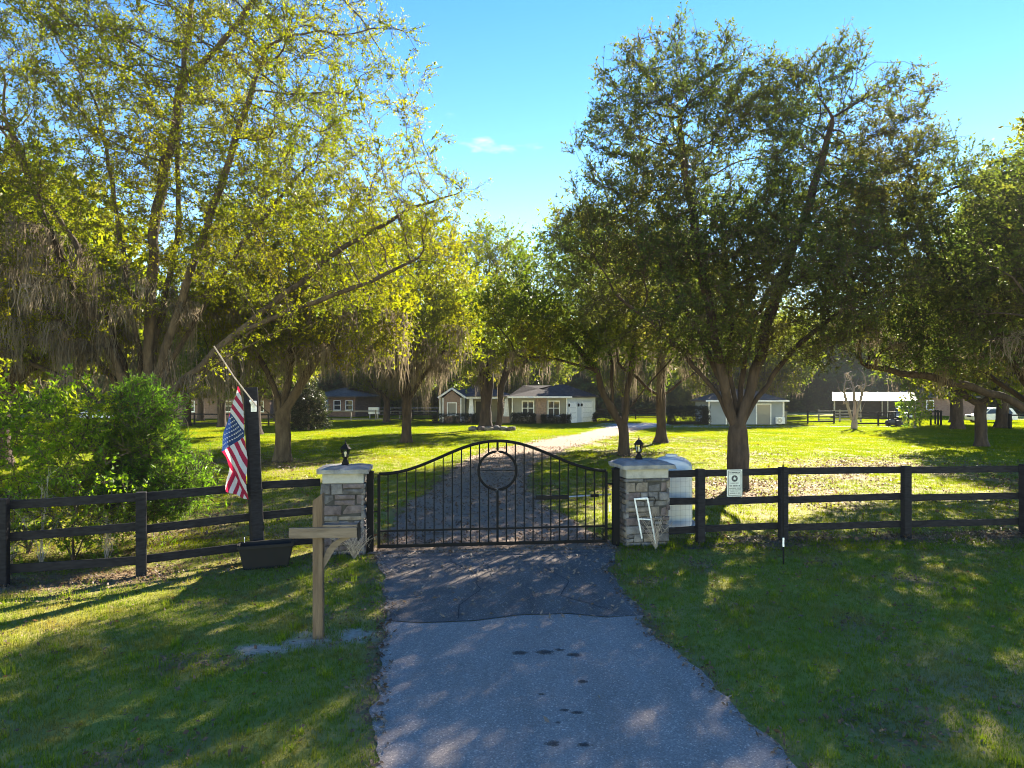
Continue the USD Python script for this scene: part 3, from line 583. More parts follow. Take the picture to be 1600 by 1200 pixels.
# wooden mailbox post
mp = thing('mailbox_post', 'weathered wooden mailbox post with cross arm and no mailbox', 'mailbox post', (-2.42, 8.54, 0), math.radians(4))
top = trimesh.convex.convex_hull(np.array([(-.06, -.06, -.3), (.06, -.06, -.3), (.06, .06, -.3), (-.06, .06, -.3), (-.06, -.06, 1.72), (.06, -.06, 1.815), (.06, .06, 1.815), (-.06, .06, 1.72)]))
obj('post', top, M['wood'], mp)
obj('cross_arm', box(0.075, -0.082, 1.265, 0.83, 0.042, 0.13, 0.006), M['wood_arm'], mp)
obj('mounting_board', box(0.275, 0.03, 1.398, 0.43, 0.17, 0.022, 0.004), M['wood_arm'], mp)
br = Polygon([(0.062, 0.86), (0.062, 1.0), (0.1, 1.1), (0.17, 1.19), (0.3, 1.262), (0.44, 1.262), (0.3, 1.2), (0.2, 1.1), (0.14, 0.99)])
bm = prism(br, 0.04); bm.apply_transform(trimesh.transformations.rotation_matrix(PI / 2, (1, 0, 0))); obj('curved_brace', moved(bm, (0, 0.02, 0)), M['wood_arm'], mp)
obj('end_plate', box(0.502, -0.02, 1.225, 0.02, 0.16, 0.22, 0.008), M['black_plastic'], mp)

# tank behind the right pillar
tk = thing('water_tank', 'white domed plastic tank behind the right pillar and fence', 'tank', (3.62, 15.5, 0))
R = 0.46
prof = [(0, 0.12), (R, 0.12), (R, 0.4), (R + 0.006, 0.42), (R, 0.44), (R, 0.8), (R + 0.006, 0.82), (R, 0.84), (R, 1.38)] + [(R * math.cos(a) ** 0.75, 1.38 + 0.27 * math.sin(a)) for a in np.linspace(0.1, PI / 2, 9)]
obj('shell', lathe(prof, 40), M['tank'], tk, smooth=35)
obj('lid', lathe([(0.13, 1.63), (0.14, 1.66), (0.12, 1.69), (0, 1.695)], 20), M['tank'], tk, smooth=35)
obj('slab', box(0, 0, -0.05, 1.25, 1.15, 0.17, 0.02), M['concrete'], tk)

# white frame and dried plant at the right pillar
wf = thing('leaning_frame', 'chipped white metal frame leaning against the right stone pillar', 'metal frame', (2.58, 13.55, 0), GA + 0.06)
for nm, a, b, r in (('upright', (-0.14, 0.04, 0.98), (-0.02, -0.05, 0.2), 0.016), ('upright', (0.13, 0.04, 0.98), (0.26, -0.1, 0.02), 0.016), ('crossbar', (-0.145, 0.045, 0.965), (0.135, 0.045, 0.975), 0.022), ('crossbar', (-0.085, 0.0, 0.58), (0.195, -0.02, 0.56), 0.014)):
    obj(nm, tube([a, b], r, 6), M['white_metal'], wf)
obj('wire_hook', tube([(0.13, 0.03, 1.0), (0.28, 0.05, 0.995), (0.31, 0.06, 0.93), (0.29, 0.06, 0.86)], 0.009, 6), M['iron'], wf)
def dry_plant(label, loc, n, h, spread, seed):
    rg = np.random.default_rng(seed); tubes = []
    for k in range(n):
        d = np.r_[rg.normal(0, spread, 2), 0]; L = h * rg.uniform(0.5, 1); p = np.zeros(3); pts = [p]
        for s in range(6):
            p = p + np.r_[d[:2] * (0.5 + 0.25 * s) * L / 6 + rg.normal(0, 0.02, 2), L / 6]; pts.append(p)
        tubes.append(tube(pts, np.linspace(0.006, 0.002, 7), 4, False))
        for q in range(3):
            b = pts[rg.integers(2, 6)]; tubes.append(tube([b, b + rg.normal(0, 0.06, 3) + (0, 0, 0.05), b + rg.normal(0, 0.11, 3) + (0, 0, 0.1)], 0.0022, 3, False))
    t = thing('dried_plant', label, 'plant', loc)
    obj('stems', cat_(tubes), M['twig'], t)
dry_plant('dry leafless stems at the foot of the right pillar', (2.82, 13.4, 0), 13, 0.75, 0.28, 4)
dry_plant('dry pale stems at the foot of the left pillar behind the wooden post', (-2.92, 12.62, 0), 22, 0.55, 0.45, 6)

# sign on the fence
def sign():
    a, b = np.array(FENCE_R[1]), np.array(FENCE_R[2]); d = (b - a) / np.linalg.norm(b - a)
    p = a + d * 0.77; ang = math.atan2(d[1], d[0])
    t = thing('warning_sign', 'small white notice sign with round star badge on the right fence', 'sign', (p[0], p[1], 0), ang)
    y = 0.052; W, H, z0 = 0.335, 0.56, 0.93
    obj('plate', box(0, y, z0, W, 0.004, H, 0.0012), M['sign_face'], t)
    f = y - 0.0045; ink = []
    for bx in (box(0, f, z0 + 0.022, W - 0.055, 0.002, 0.011), box(0, f, z0 + H - 0.033, W - 0.055, 0.002, 0.011), box(-W / 2 + 0.028, f, z0 + 0.034, 0.011, 0.002, H - 0.068), box(W / 2 - 0.028, f, z0 + 0.034, 0.011, 0.002, H - 0.068)): ink.append(bx)
    obj('border', cat_(ink), M['sign_ink'], t)
    disc = trimesh.creation.cylinder(0.068, 0.003, sections=28); disc.apply_transform(trimesh.transformations.rotation_matrix(PI / 2, (1, 0, 0))); obj('badge', moved(disc, (0, f, z0 + 0.375)), M['sign_ink'], t)
    an = np.arange(10) * PI / 5 + PI / 2; rr = np.where(np.arange(10) % 2 == 0, 0.044, 0.018)
    s = prism(np.c_[rr * np.cos(an), rr * np.sin(an)], 0.002); s.apply_transform(trimesh.transformations.rotation_matrix(PI / 2, (1, 0, 0))); obj('star', moved(s, (0, f - 0.002, z0 + 0.375)), M['sign_face'], t)
    rg = np.random.default_rng(2); rows = []
    for z, h, w in ((0.49, 0.02, 0.24), (0.464, 0.012, 0.23), (0.272, 0.014, 0.19), (0.21, 0.026, 0.23), (0.165, 0.017, 0.24), (0.132, 0.013, 0.24), (0.108, 0.01, 0.2), (0.062, 0.018, 0.22)):
        x = -w / 2
        while x < w / 2:
            cw = h * rg.uniform(0.5, 0.85); 
            if rg.random() > 0.14: rows.append(box(x + cw / 2, f, z0 + z, cw * 0.7, 0.002, h))
            x += cw
    obj('lettering', cat_(rows), M['sign_ink'], t)
sign()
sk = thing('marker_stake', 'thin dark metal stake with white tag before the right fence', 'stake', (4.87, 12.24, 0))
obj('rod', tube([(0, 0, -0.1), (0.0, 0.02, 1.0), (0.01, 0.05, 1.78)], 0.014, 6), M['iron'], sk)
obj('tag', box(-0.012, -0.02, 0.32, 0.03, 0.006, 0.16), M['white'], sk)
obj('finial', lathe([(0.03, 1.68), (0.012, 1.74), (0, 1.86)], 6), M['iron'], sk, loc=(0.01, 0.045, 0))

# ------------------------------------------------------------------ trees
def sample_blobs(blobs, n, rg, clump=0.0, cs=0.35, seed=0, zmin=1.8):
    vol = np.array([b[3] * b[4] * b[5] * (b[6] if len(b) > 6 else 1) for b in blobs]); cnt = np.maximum((n * vol / vol.sum()).astype(int), 8); out = []
    for b, m in zip(blobs, cnt):
        d = rg.normal(size=(m * 3, 3)); d /= np.linalg.norm(d, axis=1, keepdims=True); r = rg.random(m * 3) ** 0.42
        p = np.array(b[:3]) + d * r[:, None] * np.array(b[3:6])
        if clump: p = p[fbm(p * cs + seed * 3.7, 2, seed) > clump]
        out.append(p[:m])
    p = np.vstack(out); return p[p[:, 2] > zmin]

def polyline(pts, step):
    L = LineString(pts) if False else None
    P = np.asarray(pts, float); seg = np.linalg.norm(np.diff(P, axis=0), axis=1); s = np.r_[0, np.cumsum(seg)]
    n = max(int(s[-1] / step), 1); t = np.linspace(0, s[-1], n + 1)
    return np.stack([np.interp(t, s, P[:, k]) for k in range(3)], 1)

def grow(trunk, limbs, A, rg, D=0.35, di=4.0, dk=0.7, iters=90, wob=0.35):
    P = [np.array(q) for q in polyline(trunk, D)]; par = [-1] + list(range(len(P) - 1))
    for lb in limbs:
        q = polyline(lb, D); q[1:-1] += rg.normal(0, 0.05, (len(q) - 2, 3)) if len(q) > 2 else 0
        k = int(np.argmin([np.linalg.norm(x - q[0]) for x in P]))
        for x in q[1:]:
            P.append(x); par.append(k); k = len(P) - 1
    A = A.copy(); P = np.array(P); par = list(par)
    for it in range(iters):
        if not len(A): break
        tr = cKDTree(P); dist, idx = tr.query(A, distance_upper_bound=di)
        ok = np.isfinite(dist)
        if not ok.any(): di *= 1.6; continue
        d = (A[ok] - P[idx[ok]]) / np.maximum(dist[ok], 1e-6)[:, None]
        S = np.zeros_like(P); np.add.at(S, idx[ok], d); c = np.bincount(idx[ok], minlength=len(P))
        act = np.nonzero(c)[0]; v = S[act] / c[act][:, None] + rg.normal(0, wob, (len(act), 3)) * 0.6
        v /= np.maximum(np.linalg.norm(v, axis=1, keepdims=True), 1e-6)
        N = P[act] + v * D
        dd, _ = tr.query(N); keep = dd > D * 0.55
        if not keep.any(): A = A[rg.random(len(A)) > 0.3]; continue
        N, act = N[keep], act[keep]; par += list(act); P = np.vstack([P, N])
        dn, _ = cKDTree(N).query(A); A = A[dn > dk]
    par = np.array(par); return P, par

def branch_mesh(P, par, r_trunk, tip=0.007, ex=2.05, flare=1.5, base_z=0.0, rmin=0.0, seed=0):
    n = len(P); w = np.zeros(n); kids = [[] for _ in range(n)]
    for i in range(n - 1, 0, -1):
        if not kids[i]: w[i] = tip ** ex
        w[par[i]] += w[i]; kids[par[i]].append(i)
    r = np.maximum(w, tip ** ex) ** (1 / ex)
    s = r_trunk / r[0]; big = np.clip(np.log(r / tip) / np.log(r[0] / tip), 0, 1); r = r * (1 + (s - 1) * big)
    chains, stack = [], [(0, None)]
    while stack:
        i, pre = stack.pop(); ch = [] if pre is None else [pre]; ch.append(i)
        while kids[i]:
            k = sorted(kids[i], key=lambda q: -w[q])
            for o in k[1:]: stack.append((o, i))
            i = k[0]; ch.append(i)
        chains.append(ch)
    Vs, Fs, off = [], [], 0
    for ch in chains:
        pts = P[ch].copy(); rr = r[ch].copy(); rr[0] = min(rr[0], rr[1] * 1.15) if len(rr) > 1 else rr[0]
        if ch[0] == 0:
            h = pts[:, 2] - pts[0, 2]; rr *= 1 + (flare - 1) * np.exp(-h / 0.35)
        if len(pts) < 2 or rr.max() < rmin: continue
        if len(pts) > 3: pts[1:-1] = 0.25 * pts[:-2] + 0.5 * pts[1:-1] + 0.25 * pts[2:]
        k = 14 if rr[0] > 0.2 else 8 if rr[0] > 0.07 else 5 if rr[0] > 0.03 else 3
        m = tube(pts, rr, k, False); v = m.vertices
        if rr[0] > 0.05:
            c = np.repeat(pts, k, 0); dv = v - c
            v = c + dv * (0.82 + 0.42 * fbm(np.c_[v * (3.2, 3.2, 0.9)] + seed, 3, seed))[:, None]
        Vs.append(v); Fs.append(np.asarray(m.faces) + off); off += len(v)
    return (np.vstack(Vs), np.vstack(Fs)), r, kids

def spray(rg, n, rad, L, W, flat_=0.7):
    """a twig spray: n folded leaf blades, 2 triangles each"""
    c = rg.normal(size=(n, 3)); c *= (rad * rg.random(n) ** 0.5 / np.linalg.norm(c, axis=1))[:, None]; c[:, 2] *= flat_
    d = rg.normal(size=(n, 3)) + c / rad * 0.8; d /= np.linalg.norm(d, axis=1, keepdims=True)
    s = np.cross(d, rg.normal(size=(n, 3))); s /= np.linalg.norm(s, axis=1, keepdims=True); nn = np.cross(d, s)
    l = (L * rg.uniform(0.7, 1.25, n))[:, None]; w = (W * rg.uniform(0.75, 1.2, n))[:, None]
    a, b = c, c + d * l; m1 = c + d * l * 0.45 + s * w * 0.5 + nn * w * 0.12; m2 = c + d * l * 0.45 - s * w * 0.5 + nn * w * 0.12
    V = np.concatenate([a, m1, b, m2]); i = np.arange(n)
    return V, np.vstack([np.stack([i, i + n, i + 2 * n], 1), np.stack([i, i + 2 * n, i + 3 * n], 1)])

def twigs(rg, n, rad, L, W):
    """leafy twig pointing along +x: (leaf blades, thin twig stems); n leaves set along a few forking twiglets"""
    k = max(3, n // 6); lf = [[], [], [], []]; st = []
    for q in range(k):
        d = np.r_[1.0, rg.normal(0, 0.55, 2)]; d /= np.linalg.norm(d); ln = rad * rg.uniform(0.9, 2.1); o = np.r_[rg.uniform(-0.3, 0.9) * rad, rg.normal(0, 0.12 * rad, 2)]
        pts = o + d * np.linspace(0, ln, 4)[:, None] + np.cumsum(rg.normal(0, 0.05 * rad, (4, 3)), 0); st.append(tube(pts, (0.006, 0.0045, 0.0035, 0.002), 3, False))
        m = n // k + (1 if rg.random() < 0.5 else 0)
        for t in np.sort(rg.uniform(0.1, 1.0, m) ** 0.7):
            a = np.array([np.interp(t * ln, np.linspace(0, ln, 4), pts[:, c]) for c in range(3)])
            e = d * 0.6 + rg.normal(0, 0.6, 3); e /= np.linalg.norm(e); z = np.cross(e, rg.normal(size=3)); z /= np.linalg.norm(z); nn = np.cross(e, z)
            l = L * rg.uniform(0.5, 1.3); w = W * rg.uniform(0.6, 1.2) * (0.5 + 0.5 * l / L)
            lf[0].append(a); lf[1].append(a + e * l * 0.45 + z * w * 0.5 + nn * w * 0.15); lf[2].append(a + e * l); lf[3].append(a + e * l * 0.45 - z * w * 0.5 + nn * w * 0.15)
    m = len(lf[0]); V = np.array(sum(lf, [])); i = np.arange(m)
    return (V, np.vstack([np.stack([i, i + m, i + 2 * m], 1), np.stack([i, i + 2 * m, i + 3 * m], 1)])), cat_(st)

def aim_quats(D, rg, wob):
    """rotations taking +x to the directions D, with a random roll"""
    D = D + rg.normal(0, wob, D.shape); D = D / np.maximum(np.linalg.norm(D, axis=1, keepdims=True), 1e-9)
    X = np.array([1.0, 0, 0]); c = np.cross(np.broadcast_to(X, D.shape), D); q = np.c_[1 + D[:, 0], c]; q /= np.maximum(np.linalg.norm(q, axis=1, keepdims=True), 1e-9)
    r = rg.uniform(0, 2 * PI, len(D)); R = np.c_[np.cos(r / 2), np.sin(r / 2), 0 * r, 0 * r]
    w, x, y, z = q.T; a, b = R[:, 0], R[:, 1]
    return np.c_[w * a - x * b, w * b + x * a, y * a + z * b, z * a - y * b]

def moss_clump(rg, n, L):
    V, F, o = [], [], 0
    for k in range(n):
        x, y = rg.normal(0, 0.14, 2); l = L * rg.uniform(0.15, 1.0); m = 6; t = np.linspace(0, 1, m)
        a = rg.uniform(0, PI); w = rg.uniform(0.006, 0.015) * np.array([0.6, 1.2, 0.7, 1.0, 0.5, 0.05]); sw = np.cumsum(rg.normal(0, 0.05, (m, 2)), 0)
        c = np.c_[x + sw[:, 0], y + sw[:, 1], -t * l + rg.uniform(-0.02, 0.05)]; s = np.r_[math.cos(a), math.sin(a), 0]
        V.append(np.vstack([c - s * w[:, None], c + s * w[:, None]])); i = np.arange(m - 1)
        F.append(np.vstack([np.stack([i, i + 1, i + m + 1], 1), np.stack([i, i + m + 1, i + m], 1)]) + o); o += 2 * m
    return np.vstack(V), np.vstack(F)

def plant_leaves(t, P, r, kids, leaf, rg, thick, per, size, smin=0.75, smax=1.3, protos=6, n=22, rad=0.22, L=0.075, W=0.038, thin=None, name='crown', jit=0.05, par=None, wob=0.5, bark=None):
    ok = np.nonzero(r < thick)[0]
    if thin is not None: ok = ok[thin(P[ok])]
    ids = np.repeat(ok, per) if isinstance(per, int) else np.repeat(ok, 2)[rg.random(2 * len(ok)) < per / 2]
    pos = P[ids] + rg.normal(0, jit, (len(ids), 3))
    D = P[ids] - P[np.maximum(par[ids], 0)]; D = D / np.maximum(np.linalg.norm(D, axis=1, keepdims=True), 1e-6) + (0, 0, 0.15)
    tw = [twigs(rg, n, rad, L, W) for _ in range(protos)]; q = aim_quats(D, rg, wob); sc = np.exp(rg.normal(0, 0.22, len(pos))) * size; k = rg.integers(0, protos, len(pos))
    instancer(name, [(a, M[leaf]) for a, b in tw], pos, q, sc, k, t)
    if bark: instancer('twigs', [(b, M[bark]) for a, b in tw], pos, q, sc, k, t)

def plant_moss(t, P, r, rg, pick, size=1.0, L=1.0, strands=38):
    ids = np.nonzero(pick)[0]
    if not len(ids): return
    pr_ = [(moss_clump(rg, strands, L), M['moss']), (moss_clump(rg, strands // 2, L * 0.7), M['moss']), (moss_clump(rg, strands + 6, L * 1.25), M['moss'])]
    ids = ids[fbm(P[ids] * 0.9 + 11, 2, 4) > 0.42]; n = len(ids); w = np.exp(rg.normal(-0.1, 0.35, n)) * size; l = np.exp(rg.normal(-0.25, 0.5, n)) * size
    instancer('hanging_moss', pr_, P[ids] - np.c_[ids * 0, ids * 0, r[ids] * 0.6], z_quats(rg.uniform(0, 6.28, n)), np.c_[w, w, np.clip(l, 0.2, 1.9)], rg.integers(0, 3, n), t)

def tree(label, base, trunk, limbs, blobs, nA, seed, r_trunk, leaf, bark='bark', D=0.35, dk=0.7, di=4.5, per=2, size=1.0, thick=0.03, clump=0.0, moss=0.0, moss_z=(0, 99), moss_L=1.0, iters=90, thin=None, rmin=0.0, spr={}, moss_sz=1.0, moss_pick=None, flare=1.5, name='oak_tree', rad_twig=True):
    rg = np.random.default_rng(seed); b = np.array([base[0], base[1], 0.0])
    t = thing(name, label, 'tree', b)
    loc = [tuple(np.array(q[:3]) - b) + tuple(q[3:]) for q in blobs]
    A = sample_blobs(loc, nA, rg, clump, seed=seed)
    P, par = grow(trunk, limbs, A, rg, D, di, dk, iters)
    me, r, kids = branch_mesh(P, par, r_trunk, seed=seed, rmin=rmin, flare=flare)
    obj('trunk', me, M[bark], t, smooth=True)
    plant_leaves(t, P, r, kids, leaf, rg, thick, per, size, thin=(lambda q: thin(q + b)) if thin else None, par=par, bark=bark if rad_twig else None, **spr)
    if moss:
        pick = (rg.random(len(P)) < moss) & (P[:, 2] > moss_z[0]) & (P[:, 2] < moss_z[1]) & (r < 0.16)
        if moss_pick is not None: pick &= moss_pick(P + b)
        plant_moss(t, P, r, rg, pick, moss_sz, moss_L)
    return t

# 1: the great oak on the left, thin spring leaves, moss low on its limbs
bx, by = TREES['left']
tree('huge spreading oak with thin yellow green leaves filling the upper left', (bx, by), [(0, 0, -0.1), (0.05, 0, 1.0), (0.1, 0, 2.0)],
     [[(0.1, 0, 1.9), (-0.3, 0.3, 4.5), (-1.0, 0.6, 8), (-1.6, 0.4, 12)], [(0.1, 0, 1.8), (0.35, -0.3, 4.2), (0.6, -0.5, 8), (1.6, -0.8, 12.5), (2.0, -0.6, 16)], [(0.1, 0, 2.0), (0.7, 0.5, 4.2), (2.6, 1.0, 7.8), (5.0, 0.6, 10.5)],
      [(0.1, 0, 1.6), (1.2, -0.5, 3.2), (3.6, -1.2, 5.0), (6.8, -1.2, 6.2), (9.0, -0.8, 7.2)], [(0.1, 0, 1.4), (1.3, -1.0, 2.6), (3.4, -1.6, 4.2), (5.6, -2.2, 5.1)], [(0.1, 0, 1.7), (-1.2, 0.3, 3.6), (-3.0, 0.2, 5.8), (-5.6, -0.3, 8.0)],
      [(0.1, 0, 1.5), (-1.0, -0.8, 3.0), (-3.0, -1.6, 4.4), (-5, -2, 5.6)], [(0.1, 0, 1.9), (0.9, -0.6, 4.0), (2.2, -1.2, 7.0), (3.6, -1.6, 10.5), (4.6, -1.6, 13.5)], [(0.1, 0, 1.8), (-0.5, -0.6, 4.0), (-2.0, -1.2, 7.5), (-3.4, -1.4, 11.5)], [(0.1, 0, 2.0), (-0.1, 0.8, 4.5), (0.4, 1.6, 8.5), (0.2, 1.8, 13)], [(0.1, 0, 1.7), (1.4, 0.6, 3.6), (3.6, 1.4, 5.8), (6.0, 1.6, 7.6)], [(0.1, 0, 1.9), (-0.9, 0.5, 4.2), (-2.8, 1.0, 8.2), (-4.8, 1.2, 11)], [(3.6, -1.2, 5.0), (6.0, 0.2, 7.5), (8.6, 0.6, 9.2), (11, 0.2, 9.9)], [(1.6, -0.8, 12.5), (4.0, -1.2, 15.0), (5.4, -1.0, 17)]],
     [(-14.5, 21.5, 10.5, 6, 5.5, 7.0), (-9.8, 21.5, 12.5, 5.2, 5.5, 6.6), (-6.3, 21, 10.5, 4.6, 4.5, 5.4), (-3.6, 21, 8.3, 2.6, 3.6, 2.3), (-6.3, 21, 7.5, 3.8, 3.8, 2.0), (-18, 20, 8, 4.5, 4, 4)], 9000, 7, 0.36, 'oak_leaf',
     D=0.3, dk=0.44, di=3.5, per=1.7, size=1.0, thick=0.026, clump=0.34, moss=0.42, moss_z=(2.2, 8.6), moss_L=1.15, iters=110, moss_pick=lambda p: (p[:, 0] < -9.6) & (p[:, 2] < 5.2 + np.clip((-8.5 - p[:, 0]) * 0.55, 0, 3)),
     thin=lambda p: (fbm(p * 0.42 + 3, 3, 5) > 0.4) & (p[:, 0] < -1.4 + 1.6 * fbm(p * 2, 2, 3)), spr=dict(n=30, rad=0.2, L=0.072, W=0.042))
# 2: the main oak on the right
bx, by = TREES['right']
tree('large dark oak right of the drive with many upright limbs above the white sign', (bx, by), [(0, 0, -0.1), (0.0, 0, 1.0), (0.0, 0, 2.0)],
     [[(0, 0, 1.8), (-0.7, 0.2, 3.2), (-1.9, 0.2, 4.6), (-3.6, 0, 6)], [(0, 0, 1.9), (-0.5, -0.3, 3.2), (-0.9, -0.4, 5), (-1.4, 0, 8.5), (-1.8, 0.2, 12)], [(0, 0, 1.9), (-0.1, 0.4, 3.4), (0, 0.5, 5.5), (-0.4, 0.6, 9)],
      [(0, 0, 1.9), (0.45, -0.2, 3.3), (0.8, -0.3, 5.2), (2.0, 0, 8.4), (3.2, 0.2, 12)], [(0, 0, 1.8), (0.7, 0.3, 2.9), (1.4, 0.3, 3.9), (2.6, 0.2, 5.2), (4.4, 0, 6.4)], [(0, 0, 1.9), (0.3, 0.5, 3.5), (0.9, 1, 5.5), (2.6, 1.2, 8.5)], [(0, 0, 1.9), (-0.3, 0.5, 3.4), (-1.6, 1.4, 6.5), (-3.2, 1, 9)]],
     [(5.3, 21.8, 10.2, 3.5, 3.4, 4.6), (10.6, 22, 10.0, 2.9, 3.2, 4.4), (7.6, 21.6, 6.2, 5.6, 4.4, 2.3), (3.6, 21.6, 7.6, 2.6, 3, 2.2), (8.3, 22, 8.8, 3.4, 3.2, 3.8), (8.0, 22, 10.8, 2.6, 3.0, 3.2)], 8500, 19, 0.31, 'dark_leaf', 'dark_bark',
     D=0.28, dk=0.42, di=3.2, per=3, size=1.05, thick=0.026, clump=0.32, moss=0.035, moss_z=(3.0, 5.6), moss_L=0.55, iters=110, thin=lambda p: (fbm(p * 0.5 + 9, 3, 6) > 0.395), spr=dict(n=26, rad=0.22, L=0.08, W=0.045), flare=1.25)
# 3: the oak whose crown hangs in from the right edge
bx, by = TREES['edge']
tree('big dark oak reaching in from the right edge with low level branches', (bx, by), [(0, 0, -0.1), (-0.1, 0, 1.2), (-0.2, 0, 2.2)],
     [[(-0.2, 0, 2.0), (-2.4, -0.3, 3.0), (-5, -0.8, 3.6), (-8, -1, 4.1)], [(-0.2, 0, 2.2), (-2, 0.3, 5), (-4.5, 0.2, 8), (-6, 0, 11)], [(-0.2, 0, 2.2), (-0.8, 0.6, 5), (-1.6, 0.6, 9), (-2, 0.6, 12)], [(-0.2, 0, 2.1), (-1.8, -1.2, 4), (-4.4, -2.6, 5.6)], [(-0.2, 0, 2.1), (-1.8, 1.6, 4), (-4.4, 2.6, 5.6)]],
     [(15.2, 24.5, 8.0, 4.0, 4.4, 4.2), (17.5, 25, 6.4, 4.4, 4.8, 2.7), (14.8, 23.6, 5.4, 3.6, 3.6, 1.8), (20.5, 25, 9, 4, 4, 3.6)], 5600, 29, 0.5, 'dark_leaf', 'dark_bark',
     D=0.3, dk=0.47, di=3.5, per=2, size=1.1, thick=0.026, clump=0.28, moss=0.05, moss_z=(2.6, 5.5), moss_L=0.9, iters=110, thin=lambda p: (fbm(p * 0.45 + 5, 3, 9) > 0.36), spr=dict(n=26, rad=0.23, L=0.092, W=0.052))
bx, by = (18.6, 18.2)
tree('dark oak just outside the right edge whose twigs show at the border', (bx, by), [(0, 0, -0.1), (-0.1, 0, 1.2), (-0.2, 0, 2.2)],
     [[(-0.2, 0, 2.0), (-2.4, -0.3, 3.6), (-5, -0.8, 5.0)], [(-0.2, 0, 2.2), (-2, 0.3, 5), (-3.5, 0.2, 8)], [(-0.2, 0, 2.2), (-0.8, 0.6, 5), (-1.2, 0.6, 9)], [(-0.2, 0, 2.1), (-1.8, -1.2, 4), (-3.4, -2.6, 6)]],
     [(15.0, 17.2, 7.6, 3.2, 3.6, 3.0), (17.5, 17.5, 8.5, 3.6, 4.0, 3.4), (15.2, 19.5, 5.6, 2.6, 3, 2.0)], 3200, 31, 0.4, 'dark_leaf', 'dark_bark',
     D=0.3, dk=0.5, di=3.5, per=2, size=1.1, thick=0.026, clump=0.3, moss=0.05, moss_z=(2.6, 5.5), moss_L=0.9, iters=110, thin=lambda p: (fbm(p * 0.45 + 5, 3, 9) > 0.45), spr=dict(n=26, rad=0.23, L=0.092, W=0.052))
# 4: forked oak behind the flag
MS = dict(n=30, rad=0.42, L=0.15, W=0.085, jit=0.1)
bx, by = TREES['fork']
tree('stout forked oak hung with tan moss behind the flag post', (bx, by), [(0, 0, -0.1), (0.05, 0, 1.2), (0.0, 0, 2.2)],
     [[(0, 0, 2.1), (-0.5, 0.2, 3.6), (-1.8, 0.3, 5.8)], [(0, 0, 2.0), (0.8, 0, 3.5), (1.9, 0, 5.2), (3.4, 0, 7)], [(0, 0, 2.1), (0.1, 0.6, 4), (0.2, 1, 7)], [(0, 0, 1.7), (-1.2, -0.4, 2.9), (-2.8, -0.6, 4)]],
     [(-10.0, 31, 8.2, 5.2, 4.6, 3.8), (-7.6, 30.5, 6.2, 3.6, 3.6, 2.0)], 2400, 37, 0.33, 'oak_leaf', D=0.42, dk=0.62, di=4, per=2, size=1.0, thick=0.03, moss=0.5, moss_z=(3.6, 7.4), moss_L=1.35, thin=lambda p: p[:, 2] > 4.9, spr=MS)
bx, by = TREES['mossy']
tree('slender oak with curtains of tan moss under yellow green leaves, left of the house', (bx, by), [(0, 0, -0.1), (0.05, 0, 1.4), (0.0, 0, 2.6)],
     [[(0, 0, 2.5), (-0.9, 0.2, 4.2), (-2.2, 0.3, 6.4)], [(0, 0, 2.5), (0.9, 0, 4.0), (2.4, 0, 5.8)], [(0, 0, 2.6), (0.1, 0.6, 5), (0.2, 1, 8)]],
     [(-6.3, 43.2, 9.2, 4.2, 4.4, 5.2), (-5.0, 42.5, 6.8, 3.2, 3.4, 2.6)], 2400, 41, 0.3, 'oak_leaf', 'dark_bark', D=0.45, dk=0.65, di=4, per=2, size=1.1, thick=0.03, moss=0.5, moss_z=(4.2, 7.6), moss_L=1.6, thin=lambda p: p[:, 2] > 5.6, spr=MS, moss_sz=1.15)
bx, by = TREES['house']
tree('massive dark double trunked oak standing in front of the house door', (bx, by), [(-0.6, 0, -0.1), (-0.62, 0, 0.8), (-0.66, 0, 1.5)],
     [[(-0.6, 0, 0.0), (0.55, 0, 0.1), (0.65, 0, 1.6), (0.9, 0, 4.6), (1.6, 0, 8)], [(-0.66, 0, 1.5), (-0.75, 0.1, 2.6), (-0.9, 0.2, 5.5), (-1.8, 0.3, 9)], [(-0.6, 0, 1.4), (-0.3, 0.6, 4), (0.2, 1, 10)], [(0.9, 0, 4.6), (3, 0, 6), (4.6, 0, 7)]],
     [(-1.8, 59.5, 11.6, 4.4, 5, 6.2), (1.4, 59, 8.6, 4.4, 4, 3.2), (-3.2, 59, 7, 3, 4, 2.6)], 2600, 43, 0.62, 'mid_leaf', 'dark_bark', D=0.55, dk=0.8, di=5, per=2, size=1.35, thick=0.035, moss=0.3, moss_z=(3.8, 7.0), moss_L=1.6, thin=lambda p: fbm(p * 0.3, 2, 2) > 0.36, spr=MS, moss_sz=1.3, flare=1.35)
bx, by = TREES['vee']
